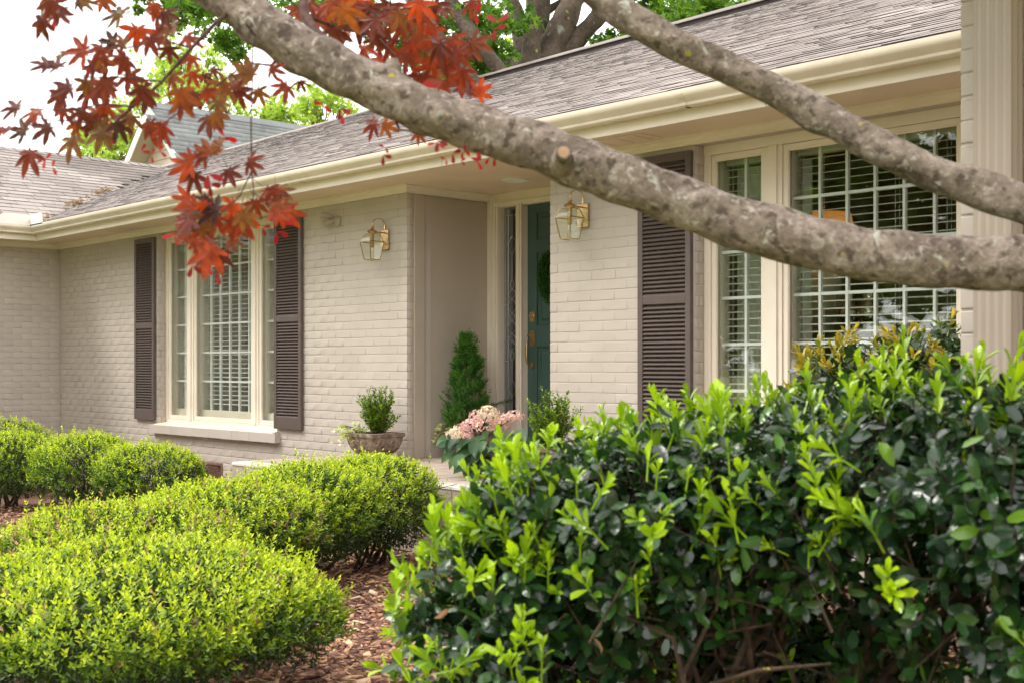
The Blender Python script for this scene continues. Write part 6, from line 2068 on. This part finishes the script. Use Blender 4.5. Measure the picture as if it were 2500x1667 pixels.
    for (x, y, s_, a_) in Z1:
        left = x / 2.8
        age = np.clip(.26 + .22 * rng.normal() + (.12 if y > 1000 else 0) + .15 * (left > 330), 0, .9)
        leaf(x / 2.8, y / 2.8, s_ / 2.8 * random.uniform(1.08, 1.32), a_, random.uniform(2.1, 2.55), age)
        if random.random() < .5 and not (780 < x < 1280 and 760 < y < 1100):
            leaf((x + random.uniform(-70, 70)) / 2.8, (y + random.uniform(-60, 60)) / 2.8, s_ / 2.8 * random.uniform(.85, 1.2), a_ + random.uniform(-60, 60), random.uniform(2.2, 2.6), np.clip(age + .15 * rng.normal(), 0, .9))
    Z2 = [(60, 40, 260, 160), (200, 60, 260, 100), (330, 60, 240, 60), (560, 100, 240, 90), (640, 40, 220, 20), (700, 60, 180, 10), (420, 180, 220, 130), (300, 200, 200, 100), (500, 230, 200, 60), (170, 330, 220, 120), (330, 300, 240, 80), (60, 240, 180, 170), (680, 300, 260, 110), (760, 270, 220, 60), (900, 300, 240, 20),
          (860, 320, 200, 100), (560, 330, 240, 170), (450, 380, 220, 100), (620, 420, 230, 120), (760, 440, 240, 70), (830, 480, 220, 100), (700, 560, 200, 110), (560, 520, 220, 100), (880, 640, 170, -60), (940, 640, 190, -30), (900, 10, 150, 100), (240, 850, 200, 150), (300, 860, 150, 20), (530, 910, 150, 30), (850, 600, 160, -120),
          (-280, 60, 200, 100), (-120, 80, 240, 100), (-40, 200, 220, 80), (10, 60, 240, 60), (-200, 20, 200, 120), (110, 130, 240, 90), (240, 130, 240, 110), (400, 90, 240, 70), (480, 40, 220, 100), (130, 10, 240, 80), (-60, 20, 240, 90), (620, 190, 220, 90), (600, 260, 220, 120), (700, 380, 230, 90), (480, 300, 210, 60),
          (290, 400, 200, 120), (350, 40, 240, 120), (540, 20, 220, 80), (240, 260, 200, 60), (800, 350, 220, 50), (650, 490, 200, 130)]
    for (x, y, s_, a_) in Z2:
        leaf(830 + x / 2.8, y / 2.8, s_ / 2.8 * random.uniform(1.15, 1.4), a_, random.uniform(2.45, 2.85), np.clip(.58 + .22 * rng.normal(), .05, 1))
    # ---- twigs
    def twig(pts, r0, r1):
        P = [at(u, v, d) for u, v, d in pts]
        MB().tube(P, [r0 + (r1 - r0) * k / (len(P) - 1) for k in range(len(P))], 6).build('twig', 'twig_bark', r, smooth=True)
    twig([(560, 30, 2.4), (525, 59, 2.35), (468, 118, 2.32), (396, 200, 2.3), (325, 261, 2.3), (270, 310, 2.32), (200, 300, 2.3), (90, 290, 2.3)], .0045, .0012)
    twig([(468, 118, 2.32), (400, 100, 2.3), (300, 120, 2.3), (215, 75, 2.3), (160, 45, 2.3)], .0025, .001)
    twig([(396, 200, 2.3), (300, 190, 2.3), (220, 190, 2.3), (150, 160, 2.28), (110, 165, 2.28)], .002, .001)
    twig([(325, 261, 2.3), (250, 255, 2.3), (160, 270, 2.28), (40, 265, 2.28)], .002, .001)
    twig([(700, 140, 2.4), (660, 160, 2.4), (610, 155, 2.38), (575, 175, 2.36), (510, 225, 2.34), (430, 280, 2.34), (360, 330, 2.34)], .003, .001)
    twig([(617, 110, 2.38), (616, 200, 2.36), (613, 300, 2.34), (614, 420, 2.33), (620, 470, 2.33), (612, 540, 2.33), (585, 590, 2.32)], .0018, .0009)
    twig([(614, 420, 2.33), (585, 480, 2.33), (540, 520, 2.33), (500, 570, 2.32)], .0014, .0008)
    twig([(616, 470, 2.33), (660, 500, 2.33), (690, 520, 2.33)], .0013, .0008)
    twig([(600, 60, 2.35), (680, 155, 2.4), (740, 175, 2.4), (760, 190, 2.4)], .002, .001)
    twig([(738, -10, 2.55), (745, 40, 2.5), (768, 75, 2.45), (800, 105, 2.4), (850, 135, 2.38)], .009, .012)
    twig([(745, 40, 2.5), (830, 70, 2.6), (920, 90, 2.65), (1010, 110, 2.65), (1090, 140, 2.65)], .004, .0012)
    twig([(920, 90, 2.65), (980, 150, 2.6), (1040, 190, 2.6), (1110, 225, 2.55)], .0025, .001)
    twig([(830, 70, 2.6), (900, 30, 2.65), (1000, 20, 2.65), (1080, 10, 2.65)], .0025, .001)
    twig([(968, 300, 2.35), (975, 318, 2.33), (1000, 320, 2.33), (1040, 335, 2.33)], .003, .001)
    twig([(1080, 330, 2.34), (1120, 350, 2.34), (1160, 370, 2.34), (1225, 385, 2.33)], .0018, .0008)
    # ---- unseen rest of the crown over wing and camera, added to shade the wing
    spec = []
    for k in range(30):
        spec.append(((random.uniform(-1.7, 1.4), random.uniform(.9, 2.7), random.uniform(2.7, 4.0)), .45, 1))
    for k in range(8):
        c_ = spec[k * 2][0]
        MB().tube([(base[0] + .1, base[1] + .05, 1.5), (c_[0] * .5 + base[0] * .5, c_[1] * .5 + base[1] * .5, 2.2), c_], [.035, .02, .006], 7).build('branch', 'maple_bark', r, smooth=True)
    me0 = shape(.4)
    Vl = np.array([tuple(v.co) for v in me0.vertices]); Fl = np.array([tuple(f.vertices) for f in me0.polygons if len(f.vertices) == 3])
    Mc = clumps(rng, spec, 85, .072)
    leaf_object('crown', (Vl, Fl), Mc, 'maple', np.clip(.4 + .25 * rng.normal(size=len(Mc)), 0, 1), r, rng, smooth=False)
    # ---- winged seeds
    T = t11(.0, .3, [0, .10, .24, .30, 0])
    sm = [np_mesh('winged_seed', np.concatenate([T[0] * [1, .7, 1], (T[0] * [1, .7, 1]) @ np.array([[math.cos(q), math.sin(q), 0], [-math.sin(q), math.cos(q), 0], [0, 0, 1]])]), np.concatenate([T[1], T[1] + 11]).ravel(), 3, ['samara'], age=np.full(22, a), smooth=True)
          for q, a in ((1.9, .3), (2.4, .6), (1.3, .1))]
    def seed(u, v, px, ang, d=2.33):
        p = at(u, v, d); L = px / 3000 * d
        right = Vector((_Rt[0], _Rt[1], 0)); fw = Vector((_F[0], _F[1], 0))
        a = R_(ang)
        D = right * math.cos(a) - UZ * math.sin(a); N = -fw + right * random.uniform(-.5, .5) + UZ * random.uniform(-.4, .4)
        M = leaf_frames(np.array([list(p)]), np.array([list(D)]), np.array([list(N)]), np.array([L]), np.array([L]))[0]
        o = bpy.data.objects.new('winged_seed', random.choice(sm)); o.matrix_basis = Matrix(M.tolist()); put(o, r)
    for u, v, px, a in ((935, 380, 26, 90), (940, 360, 16, 200), (1068, 345, 28, 20), (1068, 345, 28, 95), (1066, 350, 24, 170), (1105, 375, 26, 85), (1133, 350, 22, 80), (1130, 372, 18, 100), (1148, 385, 24, 20), (1165, 395, 26, 60), (1172, 370, 24, 95), (1190, 375, 22, 30), (1195, 385, 20, 120), (1208, 385, 24, 95), (1230, 380, 18, 80),
                        (1090, 390, 16, 200), (1125, 395, 14, 40), (830, 265, 30, 95), (790, 255, 26, 190), (835, 280, 26, 85), (1215, 55, 34, -35), (1208, 70, 30, 95), (548, 335, 34, 20), (538, 340, 22, 110), (690, 548, 34, -10), (678, 565, 34, 100), (640, 555, 24, 70), (425, 575, 30, 170), (440, 580, 30, 30), (527, 668, 30, 70), (470, 650, 30, 110), (512, 655, 20, 180), (508, 425, 40, 95), (512, 450, 34, 85),
                        (390, 370, 22, 40), (345, 370, 22, 10), (370, 380, 20, 80), (110, 390, 24, 100), (90, 400, 20, 80), (128, 410, 20, 60), (265, 325, 34, 60), (205, 240, 30, 95), (135, 40, 40, 100), (215, 195, 30, 20), (1070, 215, 40, 200), (1130, 270, 26, 30), (1160, 30, 30, 80)):
        seed(u, v, px * 1.0, a, random.uniform(2.25, 2.45))
maple()
